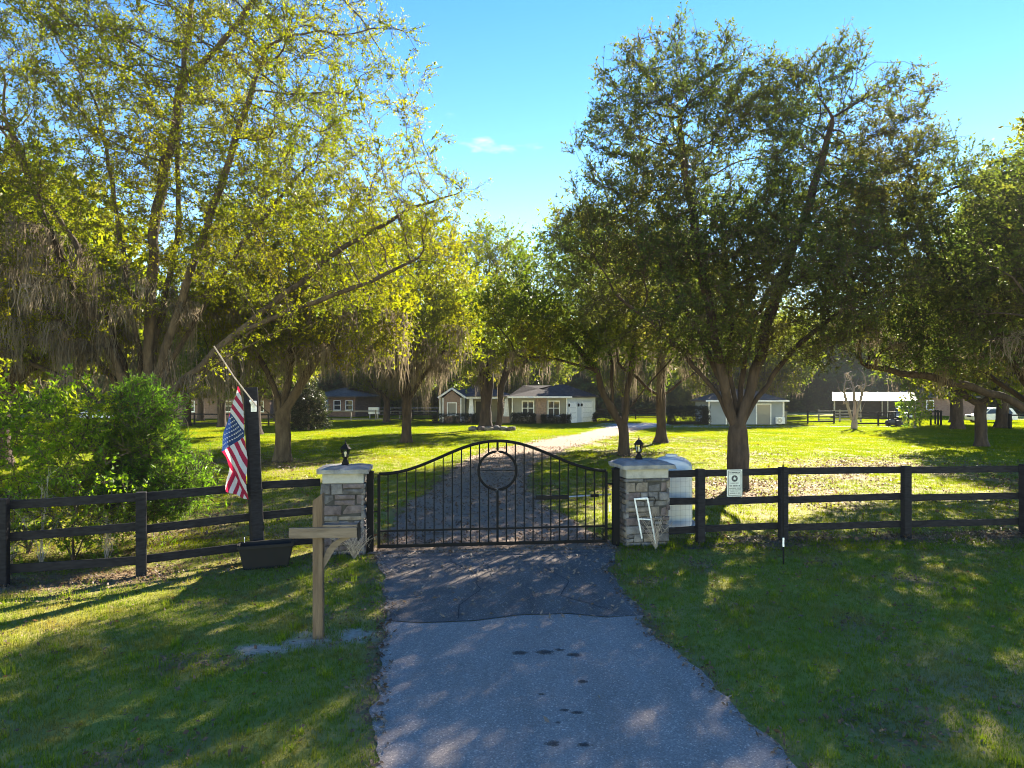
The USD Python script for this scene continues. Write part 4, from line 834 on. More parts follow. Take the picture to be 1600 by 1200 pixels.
tree('vee trunked oak with dark crown right beside the drive', (bx, by), [(0, 0, -0.1), (-0.02, 0, 0.8), (0.0, 0, 1.5)],
     [[(0, 0, 1.3), (-0.85, 0, 2.6), (-1.4, 0, 4.2), (-2.8, 0.2, 6.0), (-4.5, 0, 7.4)], [(0, 0, 1.4), (0.1, 0, 3.0), (0.5, 0.1, 5.0), (0.6, 0.2, 8)], [(0.1, 0, 2.2), (1.1, 0.2, 3.4), (2.4, 0.2, 4.8), (3.4, 0, 6)], [(-0.6, 0, 2.3), (-0.5, 0.5, 4.2), (-1, 0.8, 7)], [(-1.4, 0, 4.2), (-3.2, -0.5, 4.8), (-5.4, -0.6, 4.9)]],
     [(3.8, 34, 8.4, 4.2, 4.4, 3.4), (1.4, 33.6, 7.0, 3.4, 3.4, 2.4), (6.8, 34, 8.6, 2.8, 3.4, 3.2), (4.6, 34, 10.6, 2.4, 2.6, 1.8), (5.4, 30.5, 7.6, 2.8, 2.6, 2.2)], 3400, 47, 0.25, 'mid_leaf', 'dark_bark', D=0.4, dk=0.58, di=4, per=2, size=1.0, thick=0.03, clump=0.3, moss=0.16, moss_z=(3.4, 5.4), moss_L=1.1, thin=lambda p: fbm(p * 0.35, 2, 2) > 0.36, spr=MS)
bx, by = TREES['back']
tree('oak with tan moss between the hedge and the lawn, behind the right lantern', (bx, by), [(0, 0, -0.1), (0.0, 0, 1.6), (0.0, 0, 3.0)],
     [[(0, 0, 2.8), (-1.2, 0, 3.9), (-2.8, 0, 5.0)], [(0, 0, 2.8), (1.0, 0, 3.8), (2.8, 0, 4.8)], [(0, 0, 3.0), (0.1, 0.4, 6), (0.2, 0.4, 9)]],
     [(9.4, 43, 8.4, 5, 4.8, 4.0)], 2000, 53, 0.3, 'mid_leaf', 'dark_bark', D=0.45, dk=0.7, di=4, per=2, size=1.1, thick=0.03, moss=0.55, moss_z=(3.6, 7.0), moss_L=1.3, thin=lambda p: p[:, 2] > 6, spr=MS, flare=1.9)
# 5: crape myrtle without leaves
def bare_tree():
    rg = np.random.default_rng(61); t = thing('bare_tree', 'small bare pale trunked tree alone on the far right lawn', 'tree', (30.6, 61, 0))
    A = sample_blobs([(0, 0, 4.2, 1.9, 1.6, 1.6)], 220, rg)
    P, par = grow([(0, 0, -0.1), (0, 0, 0.6)], [[(0, 0, 0.5), (-0.5, 0.1, 1.8), (-0.9, 0.1, 3.2)], [(0, 0, 0.5), (0.3, -0.1, 1.9), (0.7, 0, 3.4)], [(0, 0, 0.5), (0.1, 0.3, 2), (0.1, 0.4, 3.4)], [(0, 0, 0.5), (0.7, 0.1, 1.7), (1.3, 0.1, 2.9)]], A, rg, 0.3, 3, 0.5, 40)
    me, r, kids = branch_mesh(P, par, 0.26, tip=0.014, flare=1.1); obj('trunk', me, M['pale_bark'], t, smooth=True)
    pk = np.random.default_rng(3).random(len(P)) < 0.12; plant_moss(t, P, r, rg, pk & (P[:, 2] > 2), 0.8, 0.8, 10)
bare_tree()

# 6: middle distance trees, one oak and one bushy pattern, then copies
def mid_tree(name, label, loc, seed, leaf, H, R, moss, trunk_r, trunk_h, dens=1500):
    rg = np.random.default_rng(seed); t = thing(name, label, 'tree', loc)
    A = sample_blobs([(0, 0, trunk_h + (H - trunk_h) * 0.55, R, R, (H - trunk_h) * 0.52), (R * 0.35, 0, trunk_h + (H - trunk_h) * 0.3, R * 0.8, R * 0.8, (H - trunk_h) * 0.3)] + ([(0, 0, 1.0, R * 1.05, R * 1.05, 1.3)] if trunk_h < 1 else []), dens, rg, 0.22, 0.2, seed, 0.25 if trunk_h < 1 else 1.8)
    P, par = grow([(0, 0, -0.1), (0.1, 0, trunk_h)], [[(0.1, 0, trunk_h - 0.1), (-R * 0.25, 0, trunk_h + 1.5)], [(0.1, 0, trunk_h - 0.1), (R * 0.3, 0.2, trunk_h + 1.4)]], A, rg, 0.6, 5, 0.95, 80)
    me, r, kids = branch_mesh(P, par, trunk_r, tip=0.016, rmin=0.03); obj('trunk', me, M['dark_bark'], t, smooth=True)
    ok = np.nonzero(r < 0.05)[0]; ok = np.repeat(ok, 3); C = P[ok] + rg.normal(0, 0.4, (len(ok), 3)); Vs, Fs, o = [], [], 0
    pr_ = [spray(rg, 8, 0.55, 0.42, 0.26) for _ in range(24)]
    for k, c in enumerate(C):
        v, f = pr_[rg.integers(24)]; Vs.append(v * rg.uniform(0.75, 1.3) + c); Fs.append(f + o); o += len(v)
    obj('crown', (np.vstack(Vs), np.vstack(Fs)), M[leaf], t)
    if moss:
        ids = np.nonzero((rg.random(len(P)) < moss) & (P[:, 2] < trunk_h + (H - trunk_h) * 0.45) & (r < 0.2) & (P[:, 2] > trunk_h + 0.6))[0]; Vs, Fs, o = [], [], 0
        pr_ = [moss_clump(rg, 9, 2.0) for _ in range(8)]
        for i in ids:
            v, f = pr_[rg.integers(8)]; v = v * (2.0, 2.0, 1.0); Vs.append(v + P[i]); Fs.append(f + o); o += len(v)
        if Vs: obj('hanging_moss', (np.vstack(Vs), np.vstack(Fs)), M['moss'], t, kind='stuff')
    return t
def stretch(x): return 0 if x < -22 else 1 if x < 22 else 2
TLS = ('green tree of the tall tree line beyond the far left field', 'green tree of the tall tree line rising behind the stone gabled house', 'green tree of the tall tree line behind the shed and carport')
UGS = ('dark bush of the undergrowth along the far left field', 'dark bush of the undergrowth behind the stone gabled house', 'dark bush of the undergrowth behind the shed and carport')
TLG = ('tree line beyond the left field', 'tree line behind the house', 'tree line behind the shed and carport')
UGG = ('undergrowth along the left field', 'undergrowth behind the house', 'undergrowth behind the shed and carport')
protoA = mid_tree('far_tree', TLS[0], (-46, 104, 0), 71, 'far_leaf', 17, 7.5, 0.25, 0.5, 3.2)
protoB = mid_tree('far_tree', TLS[1], (-20, 118, 0), 72, 'mid_leaf', 15, 6.5, 0.0, 0.45, 2.4)
protoC = mid_tree('far_tree', TLS[1], (14, 112, 0), 73, 'far_leaf', 14, 7.0, 0.2, 0.45, 2.0)
protoD = mid_tree('far_bush', UGS[0], (-60, 99, 0), 74, 'far_leaf', 6.5, 4.6, 0.0, 0.2, 0.3, 800)
tag(protoA, group=TLG[0]); tag(protoB, group=TLG[1]); tag(protoC, group=TLG[1]); tag(protoD, group=UGG[0], cat='bush')
rg = np.random.default_rng(77)
for k in range(58):
    x = -112 + k * 4.4 + rg.normal(0, 1.5); y = 112 + rg.uniform(-10, 30) + (24 if 36 < x < 84 else 0)
    copy_of((protoA, protoB, protoC)[rg.integers(3)], 'far_tree', (x, y, 0), rg.uniform(0, 6.28), TLS[stretch(x)], TLG[stretch(x)], rg.uniform(0.95, 1.35) * (0.8 if -15 < x < 20 else 1.0))
for k in range(86):
    x = -112 + k * 2.95 + rg.normal(0, 1.0); y = 110 + rg.uniform(-4, 10) + (22 if 40 < x < 76 else 0)
    copy_of(protoD, 'far_bush', (x, y, 0), rg.uniform(0, 6.28), UGS[stretch(x)], UGG[stretch(x)], rg.uniform(0.8, 1.25))
mossy = mid_tree('mossy_tree', 'tall moss hung oak at the far left edge behind the shrubs', (-27.5, 36, 0), 81, 'mid_leaf', 14, 6.5, 0.5, 0.45, 3.4, 1700)
for nm, x, y, s, a, lb in (('mossy_tree', -31.5, 66, 0.85, 1.0, 'dark trunked mossy oak left of the flag, before the far left house'), ('mossy_tree', -27.2, 64, 0.8, 2.6, 'dark trunked mossy oak just left of the flag before the far left house'), ('mossy_tree', -19.5, 52, 0.85, 4.0, 'mossy oak behind the dark evergreen bush'),
                           ('mossy_tree', -38, 48, 1.0, 5.1, 'mossy oak behind the left shrubs, further from the fence'), ('mossy_tree', -26.5, 77, 0.75, 3.3, 'mossy oak shading the brown brick house left of the lawn'), ('mossy_tree', -36, 79, 0.8, 5.3, 'mossy oak before the neighbour house window left of the flag'), ('mossy_tree', -13.6, 74, 0.75, 0.4, 'mossy oak behind the white utility box'), ('mossy_tree', -21, 28, 0.9, 3.0, 'mossy oak left of the great oak behind the shrubs'),
                           ('mossy_tree', 39.5, 60.5, 1.0, 2.0, 'dark mossy oak on the far right lawn beside the yellow green bush'), ('mossy_tree', 44.5, 62, 1.05, 0.2, 'dark mossy oak behind the right fence posts'), ('mossy_tree', 31, 82, 0.85, 3.7, 'mossy oak between the shed and the silver carport'), ('mossy_tree', 38, 100, 0.95, 4.9, 'mossy oak rising behind the left end of the silver carport'), ('mossy_tree', 66, 106, 1.0, 0.9, 'mossy oak rising behind the right end of the silver carport'), ('mossy_tree', 23.5, 78, 0.9, 1.4, 'mossy oak behind the grey shed'), ('mossy_tree', 13.5, 82, 0.85, 5.5, 'mossy oak behind the hedge')):
    copy_of(mossy, nm, (x, y, 0), a, lb, None, s)
lit = mid_tree('tall_oak', 'tall sunlit oak rising behind the crown at the right edge', (36.5, 46, 0), 83, 'mid_leaf', 20, 6.5, 0.15, 0.5, 4.0, 1700)
for x, y, s, lb in ((27.5, 40, 0.62, 'yellow green oak lit by the sun at the right edge'), (4.0, 92, 0.8, 'leafy tree rising behind the house roof'), (-8.5, 88, 0.82, 'leafy tree behind the left end of the house'), (48, 74, 0.85, 'oak behind the parked white car')):
    copy_of(lit, 'tall_oak', (x, y, 0), x, lb, None, s)

# ------------------------------------------------------------------ shrubs
def shrub(name, label, loc, blobs, nA, seed, leaf, trunks, r0, thick, per, spr, size=1.0, dk=0.3, D=0.14, bark='pale_bark', cat='shrub', iters=70, clump=0.0, cs=1.2):
    rg = np.random.default_rng(seed); t = thing(name, label, cat, loc)
    A = sample_blobs([b for b in blobs], nA, rg, 0, 1.2, seed) if False else None
    out = []
    for b in blobs:
        m = int(nA * b[6]) if len(b) > 6 else nA // len(blobs)
        d = rg.normal(size=(m, 3)); d /= np.linalg.norm(d, axis=1, keepdims=True); out.append(np.array(b[:3]) + d * (rg.random(m) ** 0.42)[:, None] * np.array(b[3:6]))
    A = np.vstack(out); A = A[A[:, 2] > 0.12]
    if clump: A = A[fbm(A * cs + seed, 2, seed) > clump]
    P, par = grow(trunks[0], trunks[1:], A, rg, D, 2.5, dk, iters)
    me, r, kids = branch_mesh(P, par, r0, tip=0.004, flare=1.1, seed=seed); obj('stem', me, M[bark], t, smooth=True)
    plant_leaves(t, P, r, kids, leaf, rg, thick, per, size, name='foliage', jit=0.03, par=par, bark=bark, **spr)
    return t
shrub('leafy_shrub', 'tall bright green leafy shrub at the left edge behind the fence', (-9.3, 13.1, 0), [(-0.6, 0.3, 2.6, 1.5, 1.1, 1.15, .3), (0.9, 0.2, 2.3, 1.0, 1.0, 1.0, .22), (-0.2, 0, 1.3, 1.9, 1.1, 1.0, .3), (1.2, -0.1, 1.1, 0.9, 0.8, 0.8, .18)], 2600, 91, 'shrub_leaf',
      [[(0, 0, -0.1), (0, 0, 0.3)], [(0, 0, 0.1), (-0.5, 0.1, 1.2), (-0.9, 0.2, 2.2)], [(0, 0, 0.1), (0.5, 0, 1.2), (1.0, 0.1, 2.2)], [(0, 0, 0.1), (-0.1, -0.2, 1.6)], [(0, 0, 0.1), (0.9, -0.2, 0.9)], [(0, 0, 0.1), (-1.2, -0.1, 1.0)]], 0.04, 0.014, 1.5, dict(n=18, rad=0.13, L=0.075, W=0.04), dk=0.2, clump=0.42, bark='bark')
shrub('leafy_shrub', 'low yellow green leafy shrub in front of the tall one behind the left fence', (-7.9, 12.3, 0), [(0.2, 0, 1.0, 1.1, 0.7, 0.85, .6), (-1.0, -0.2, 0.8, 0.8, 0.6, 0.6, .4)], 1100, 92, 'shrub_leaf',
      [[(0, 0, -0.1), (0, 0, 0.2)], [(0, 0, 0.1), (-0.5, 0.1, 0.9)], [(0, 0, 0.1), (0.5, 0, 0.9)], [(0, 0, 0.1), (0.1, -0.2, 1.2)]], 0.03, 0.014, 1, dict(n=16, rad=0.12, L=0.07, W=0.036), dk=0.2, clump=0.44, bark='bark')
shrub('cedar_shrub', 'feathery dark green cedar behind the left fence beside the leafy shrub', (-7.35, 13.6, 0), [(0, 0, 2.6, 0.5, 0.5, 0.75, .2), (-0.05, 0, 1.9, 0.8, 0.7, 0.7, .35), (0.2, 0, 1.2, 1.05, 0.85, 0.75, .45)], 2600, 93, 'cedar_leaf',
      [[(0, 0, -0.1), (0, 0, 0.8), (0.05, 0, 2.2)], [(0, 0, 0.7), (0.8, -0.1, 1.2), (1.35, -0.1, 1.7)], [(0, 0, 0.9), (-0.6, 0, 1.6)]], 0.08, 0.014, 2, dict(n=40, rad=0.14, L=0.1, W=0.016), dk=0.17, bark='bark')
for k, (x, y, h) in enumerate(((-8.8, 12.0, 1.5), (-8.2, 11.9, 1.9), (-7.2, 12.1, 1.1))):
    dry_plant(('dry pale stems standing left of the fence post, tallest', 'dry pale stems between the low shrub and the fence', 'dry pale stems beside the cedar')[k], (x, y, 0), 12, h, 0.2, 30 + k)
shrub('evergreen_bush', 'dense dark evergreen bush beside the forked oak', (-17.6, 59, 0), [(0, 0, 1.9, 1.35, 1.3, 2.0, .7), (0.2, 0, 0.9, 1.7, 1.4, 0.9, .3)], 700, 94, 'hedge_leaf', [[(0, 0, -0.1), (0, 0, 2.5)]], 0.12, 0.05, 3, dict(n=16, rad=0.3, L=0.2, W=0.11), dk=0.4, D=0.3, cat='bush')
shrub('yellow_bush', 'bright yellow green bush by the far right posts', (36.6, 62, 0), [(0, 0, 1.7, 1.3, 1.2, 1.7, 1)], 420, 95, 'shrub_leaf', [[(0, 0, -0.1), (0, 0, 2.0)]], 0.1, 0.05, 1.5, dict(n=14, rad=0.3, L=0.2, W=0.11), dk=0.45, D=0.3, cat='bush')
def hedge(label, loc, L, W, H, seed, n, rz=0.0, name='hedge'):
    rg = np.random.default_rng(seed); t = thing(name, label, 'hedge', loc, rz)
    obj('stem', cat_([tube([(x, 0, -0.05), (x + rg.normal(0, .1), 0, H * 0.7)], 0.025, 5) for x in np.linspace(-L / 2 + 0.2, L / 2 - 0.2, max(int(L / 0.5), 2))]), M['bark'], t)
    u = rg.uniform(-1, 1, (n, 3)); k = rg.integers(0, 3, n); u[np.arange(n), k] = np.sign(u[np.arange(n), k]) * rg.uniform(0.8, 1.0, n)
    C = u * (L / 2, W / 2, H / 2) * (1 + 0.12 * (fbm(u * 3 + seed, 3, seed)[:, None] - 0.5)) + (0, 0, H / 2 + 0.05)
    pr_ = [(spray(rg, 14, 0.2, 0.13, 0.075), M['hedge_leaf']) for _ in range(3)]
    instancer('foliage', pr_, C, rand_quats(rg, n), rg.uniform(0.7, 1.2, n), rg.integers(0, 3, n), t)
hedge('clipped dark hedge left of the grey shed', (17.9, 69.5, 0), 4.0, 1.6, 1.75, 5, 900)

# ------------------------------------------------------------------ buildings
def hip_roof(x0, x1, y0, y1, z, h, over=0.45, gable=False):
    x0 -= over; x1 += over; y0 -= over; y1 += over; r = (y1 - y0) / 2; ym = (y0 + y1) / 2; i = 0 if gable else r
    V = np.array([(x0, y0, z), (x1, y0, z), (x1, y1, z), (x0, y1, z), (x0 + i, ym, z + h), (x1 - i, ym, z + h), (x0, y0, z - .16), (x1, y0, z - .16), (x1, y1, z - .16), (x0, y1, z - .16)])
    F = [(0, 1, 5), (0, 5, 4), (2, 3, 4), (2, 4, 5), (1, 2, 5), (3, 0, 4), (6, 8, 7), (6, 9, 8)]
    for a, b in ((0, 1), (1, 2), (2, 3), (3, 0)): F += [(a, a + 6, b + 6), (a, b + 6, b)]
    return trimesh.Trimesh(V, F, process=False)
def window(parent, x, z, w, h, y, m='glass', cols=2, rows=2, fw=0.1, trim='white'):
    f = cat_([box(x, y - 0.03, z, w, 0.07, fw), box(x, y - 0.03, z + h - fw, w, 0.07, fw), box(x - w / 2 + fw / 2, y - 0.03, z + fw, fw, 0.066, h - 2 * fw), box(x + w / 2 - fw / 2, y - 0.03, z + fw, fw, 0.066, h - 2 * fw)])
    p = obj('window', f, M[trim], parent)
    obj('sill', box(x, y - 0.06, z - 0.07, w + 0.12, 0.12, 0.066), M[trim], p)
    cw, rh = (w - 2 * fw) / cols, (h - 2 * fw) / rows
    for a in range(1, cols): obj('muntin', box(x - w / 2 + fw + a * cw, y - 0.035, z + fw, 0.07, 0.05, h - 2 * fw), M[trim], p)
    for b in range(1, rows): obj('muntin', box(x, y - 0.034, z + fw + b * rh, w - 2 * fw, 0.05, 0.06), M[trim], p)
    obj('pane', box(x, y - 0.012, z + fw, w - 2 * fw, 0.016, h - 2 * fw), M[m], p)
hs = thing('house', 'single storey taupe house with stone gable, white trim and dark roof behind the gate', 'house', (-0.6, 72, 0))
S = M['sidinggrey']
obj('wall', box(2.9 + 0.6, 4.5, 0, 5.8, 9, 2.75), S, hs)          # right wing
obj('wall', box(-3.0, 6.2, 0, 7.2, 7, 2.75), S, hs)               # recessed centre
obj('wall', box(-6.0, 4.3, 0, 2.0, 8, 2.75), S, hs) if False else obj('wall', box(-5.75, 2.6, 0, 2.7, 4.0, 2.75), M['sidinggrey'], hs)   # left bay
obj('stone_panel', prism([(-6.7, 0), (-4.85, 0), (-4.85, 2.75), (-5.78, 3.5), (-6.7, 2.75)], 0.12).apply_transform(trimesh.transformations.rotation_matrix(PI / 2, (1, 0, 0))), M['stoneveneer'], hs, loc=(0, 0.6, 0), label='brown stone gable panel')
obj('stone_panel', box(3.65, -0.06, 0, 1.15, 0.12, 2.75), M['stoneveneer'], hs)
obj('stone_base', box(3.5, -0.05, 0, 5.84, 0.1, 0.75), M['stoneveneer'], hs) if False else None
rf = obj('roof', hip_roof(0.6, 6.4, 0, 9, 2.9, 1.2), M['roof'], hs)
obj('roof', hip_roof(-7.1, 0.7, 2.6, 9.6, 2.9, 1.2), M['roof'], hs)
obj('roof', cat_([bar((-7.25, 2.8, 2.78), (-5.78, 2.8, 3.78), 0.09, 4.9), bar((-4.3, 2.8, 2.78), (-5.78, 2.8, 3.78), 0.09, 4.9)]), M['roof'], hs, label='small gable roof over the left bay')
obj('bargeboard', cat_([bar((-7.25, 0.33, 2.72), (-5.78, 0.33, 3.72), 0.2, 0.05), bar((-4.3, 0.33, 2.72), (-5.78, 0.33, 3.72), 0.2, 0.05)]), M['white'], hs)
for a, b, y in ((0.1, 6.9, -0.48), (-4.3, 0.1, 2.12)):
    obj('fascia', box((a + b) / 2, y, 2.7, b - a, 0.05, 0.2), M['white'], hs)
for x, y in ((0.64, -0.03), (6.36, -0.03), (-7.06, 0.58), (-6.72, 0.44), (-4.83, 0.44)):
    obj('corner_trim', box(x, y, 0, 0.12, 0.1, 2.7), M['white'], hs)
window(hs, 2.28, 0.78, 1.3, 1.65, -0.002, 'glass', 2, 2)
window(hs, 5.0, 0.78, 1.3, 1.65, -0.002, 'glass', 2, 2)
window(hs, -5.78, 0.85, 1.05, 1.4, 0.478, 'curtain_glass', 1, 1)
window(hs, -0.45, 0.85, 0.9, 1.5, 2.7, 'glass', 2, 2)
dr = obj('door', box(-2.6, 2.66, 0, 1.5, 0.07, 2.3), M['door'], hs); obj('door_frame', cat_([box(-3.42, 2.65, 0, 0.12, 0.1, 2.4), box(-1.78, 2.65, 0, 0.12, 0.1, 2.4)]), M['white'], dr)
for x in (-3.75, 0.0):
    obj('porch_column', trimesh.convex.convex_hull(np.array([(x + sx * w, 0.9 + sy * w, z) for z, w in ((0.75, 0.3), (2.66, 0.16)) for sx in (-1, 1) for sy in (-1, 1)])), M['white'], hs)
    obj('column_base', box(x, 0.9, 0, 0.72, 0.72, 0.75), M['stoneveneer'], hs)
obj('fascia', box(-2.3, 0.62, 2.62, 4.0, 0.1, 0.24), M['white'], hs); obj('porch_roof', bar((-2.25, 0.5, 2.87), (-2.25, 2.8, 3.05), 0.06, 5.0), M['roof'], hs)
gw = Polygon([(0, 0), (7.0, 0), (7.0, 2.9), (0, 2.75)])
ga = math.radians(58)
grg = thing('garage_wing', 'pale sunlit garage wing with white doors at the right end of the house', 'garage', (5.86, 72.1, 0), ga)
obj('wall', box(3.6, 2.6, 0, 7.0, 5, 2.75), M['sidingwhite'], grg)
obj('roof', hip_roof(0.1, 7.1, 0.1, 5.1, 2.9, 1.3, 0.3), M['roof'], grg)
for x, w in ((1.35, 1.5), (4.9, 2.4)):
    gd = obj('garage_door', box(x, 0.08, 0, w, 0.08, 2.2), M['white'], grg)
    for k in range(3): obj('panel_line', box(x, 0.036, 0.53 + k * 0.55, w, 0.012, 0.03), M['chrome'], gd)
    for sx in (-1, 1): obj('trim', box(x + sx * (w / 2 + 0.07), 0.07, 0, 0.12, 0.12, 2.3), M['white'], gd)
for x in (0.35, 2.6, 3.4): obj('wall_lamp', lathe([(0, 1.75), (0.09, 1.8), (0.11, 2.0), (0.05, 2.1), (0, 2.12)], 8), M['iron'], grg, loc=(x, -0.02, 0))
for k, (x, y, L, H, lb) in enumerate(((-6.0, 71.5, 4.6, 0.95, 'low dark hedge under the stone gable window'), (1.2, 71.3, 2.3, 1.0, 'dark shrub row left of the stone panel by the house wall'), (4.6, 71.3, 2.9, 0.85, 'dark shrub row under the right house window'), (10.6, 75.4, 3.2, 0.9, 'low shrubs beside the pale garage wall'))):
    hedge(lb, (x, y, 0), L, 0.9, H, 10 + k, 260, name='shrub_row')
rgr = np.random.default_rng(8)
for k in range(6):
    m = trimesh.creation.icosphere(2, 0.34); m.vertices *= (1.2, 1, 0.7); m.vertices += (fbm(m.vertices * 3 + k, 3, k)[:, None] - 0.5) * 0.25
    obj('boulder', m, STONES[k % 4], None, True, label='grey boulder in the ring round the massive house oak', cat='boulder', group='boulders at the house oak', loc=(-3.3 + k * 0.65, 57.9 + 0.25 * math.sin(k * 2.2), 0.16))

sh = thing('shed', 'blue grey shed with white trim and hip roof behind the right oak', 'shed', (23.7, 69, 0))
obj('wall', box(0, 2.6, 0, 7.6, 5, 2.35), M['sidingblue'], sh)
obj('roof', hip_roof(-3.8, 3.8, 0.1, 5.1, 2.5, 1.1, 0.42), M['roofbrown'], sh)
obj('fascia', box(0, -0.33, 2.33, 8.4, 0.04, 0.19), M['white'], sh)
for x in (-3.76, 3.76): obj('corner_trim', box(x, 0.08, 0, 0.16, 0.1, 2.34), M['white'], sh)
for x in (-1.3, 1.75):
    pd = obj('glass_door', cat_([box(x - 0.72, 0.07, 0.05, 0.1, 0.1, 2.1), box(x + 0.72, 0.07, 0.05, 0.1, 0.1, 2.1), box(x, 0.07, 2.05, 1.34, 0.096, 0.1)]), M['white'], sh); obj('pane', box(x, 0.085, 0.05, 1.34, 0.03, 2.0), M['curtain_glass'], pd)
ac = thing('air_conditioner', 'white outdoor air conditioner unit at the right end of the shed', 'air conditioner', (26.95, 68.6, 0))
obj('casing', box(0, 0, 0.12, 0.85, 0.34, 0.68, 0.03), M['white'], ac); obj('fan_grille', moved(trimesh.creation.annulus(0.05, 0.25, 0.02).apply_transform(trimesh.transformations.rotation_matrix(PI / 2, (1, 0, 0))), (-0.12, -0.176, 0.46)), M['chrome'], ac)
obj('foot', cat_([box(-.3, 0, 0, .08, .36, .12), box(.3, 0, 0, .08, .36, .12)]), M['iron'], ac)
bn = thing('storage_bin', 'dark upright bin against the right side of the shed', 'bin', (27.95, 70.5, 0)); obj('body', trimesh.convex.convex_hull(np.array([(sx * w, sy * w, z) for z, w in ((0, .28), (1.35, .36)) for sx in (-1, 1) for sy in (-1, 1)])), M['sidinggrey'], bn); obj('lid', box(0, 0, 1.35, .8, .8, .1, .03), M['door'], bn)

cp = thing('carport', 'open carport with long silver metal roof at the far right', 'carport', (47.6, 90, 0), math.radians(-25))
obj('roof', bar((0, -2.4, 2.25), (0, 3.2, 3.35), 0.06, 9.8), M['rooftin'], cp)
obj('roof', bar((0, 3.2, 3.35), (0, 8.4, 2.3), 0.06, 9.8), M['rooftin'], cp)
for x in np.linspace(-4.8, 4.8, 8): obj('standing_seam', bar((x, -2.4, 2.31), (x, 3.2, 3.41), 0.05, 0.04), M['rooftin'], cp)
for x in (-4.6, -1.55, 1.55, 4.6):
    for y, z in ((-2.1, 2.25), (8.0, 2.3)): obj('post', box(x, y, 0, 0.14, 0.14, z), M['chrome'], cp)
obj('back_wall', box(0, 8.2, 0, 9.4, 0.08, 2.2), M['roof'], cp)

def far_house(label, x, y, w, d, h, wall, rz, wins, tall=1.6):
    t = thing('neighbour_house', label, 'house', (x, y, 0), rz)
    obj('wall', box(0, d / 2, 0, w, d, h), M[wall], t); obj('roof', hip_roof(-w / 2, w / 2, 0, d, h + 0.15, tall, 0.5), M['roofbrown'], t)
    for q in wins: window(t, q, 0.9, 1.1, 1.4, -0.002, 'glass', 1, 2)
    return t
nh = far_house('brown brick house beyond the left lawn fence, right of the evergreen bush', -24.6, 94, 6.6, 8, 2.7, 'brick', -0.25, (0.6, 2.4), 1.2)
obj('white_post', box(-1.0, -0.2, 0, 0.5, 0.3, 2.4), M['white'], nh)
far_house('brown neighbour house with white framed window behind the flag', -37.0, 86, 13, 8, 2.9, 'brick', 0.0, (-3.5, 1.4, 5.2))
far_house('low brown roofed house behind the parked white car on the far right', 62, 98, 9, 8, 2.6, 'brick', 0.0, (-2, 2))
ub = thing('utility_box', 'grey white box on legs in the paddock left of the house', 'utility box', (-17.4, 86, 0))
obj('cabinet', box(0, 0, 0.62, 1.25, 0.7, 0.85, 0.02), M['white'], ub)
for x in (-.5, .5): obj('leg', box(x, 0, 0, .08, .5, .62), M['chrome'], ub)

# ------------------------------------------------------------------ far fences, cars, mower
def far_fence(name, label, pts, h, m, rails=3, sp=2.4, pw=0.13, group=None):
    t = thing(name, label, 'fence', (0, 0, 0), group=group)
    P = polyline([(x, y, 0) for x, y in pts], sp)
    for p in P: obj('post', box(p[0], p[1], -0.1, pw, pw, h + 0.15), M[m], t)
    for i in range(len(P) - 1):
        for k in range(rails):
            z = h * (0.94 - k * (0.78 / max(rails - 1, 1))) if rails > 1 else h * 0.94
            d = P[i + 1] - P[i]; n_ = np.array([d[1], -d[0], 0]) / np.linalg.norm(d) * (pw / 2 + 0.02)
            obj('rail', bar(P[i] + n_ + (0, 0, z), P[i + 1] + n_ + (0, 0, z), 0.13, 0.03), M[m], t)
M['greyboard'] = surf('grey_weathered_board', (0.16, 0.15, 0.13), (0.3, 0.28, 0.25), 3, 0.9, 0.3)
far_fence('paddock_fence', 'black three rail fence from the shed to the bare tree', [(28.2, 71.5), (34.2, 72.5)], 1.3, 'fence')
far_fence('paddock_fence', 'black rail fence behind the bare tree in front of the carport', [(34.6, 77), (39.6, 77.5)], 1.3, 'greyboard', 4)
far_fence('paddock_fence', 'black rail fence between the bare tree and the mower', [(33.6, 67.2), (38.6, 67.4)], 1.35, 'fence', 3)
far_fence('paddock_fence', 'dark post and single rail fence right of the mower', [(38.9, 67.0), (42.5, 67.6), (43.4, 70)], 1.45, 'fence', 1, 1.15)
far_fence('paddock_fence', 'dark post and single rail fence before the white car at the far right', [(44.5, 61), (52, 59.5)], 1.3, 'fence', 1, 1.9, 0.2)
far_fence('paddock_fence', 'sunlit rail fence left of the mossy oak beyond the lawn', [(-24.5, 79.5), (-18.2, 80), (-13.4, 81.5)], 1.2, 'greyboard', 2)
far_fence('paddock_fence', 'black rail fence at the left end of the house', [(-14.5, 80), (-8.8, 80.5)], 1.3, 'fence', 3)
far_fence('paddock_fence', 'rail fence behind the flag in front of the neighbour house', [(-35, 70), (-21.2, 66.5)], 1.15, 'fence', 2)
far_fence('paddock_fence', 'low rail fence glimpsed through the left shrubs', [(-60, 72), (-36, 70)], 1.15, 'fence', 2)
far_fence('paddock_fence', 'long pale rail fence across the far left field', [(-30, 100), (-8, 100)], 1.2, 'greyboard', 3)
far_fence('paddock_fence', 'black rail fence between the garage and the hedge', [(9.6, 84), (18, 84)], 1.35, 'fence', 3)

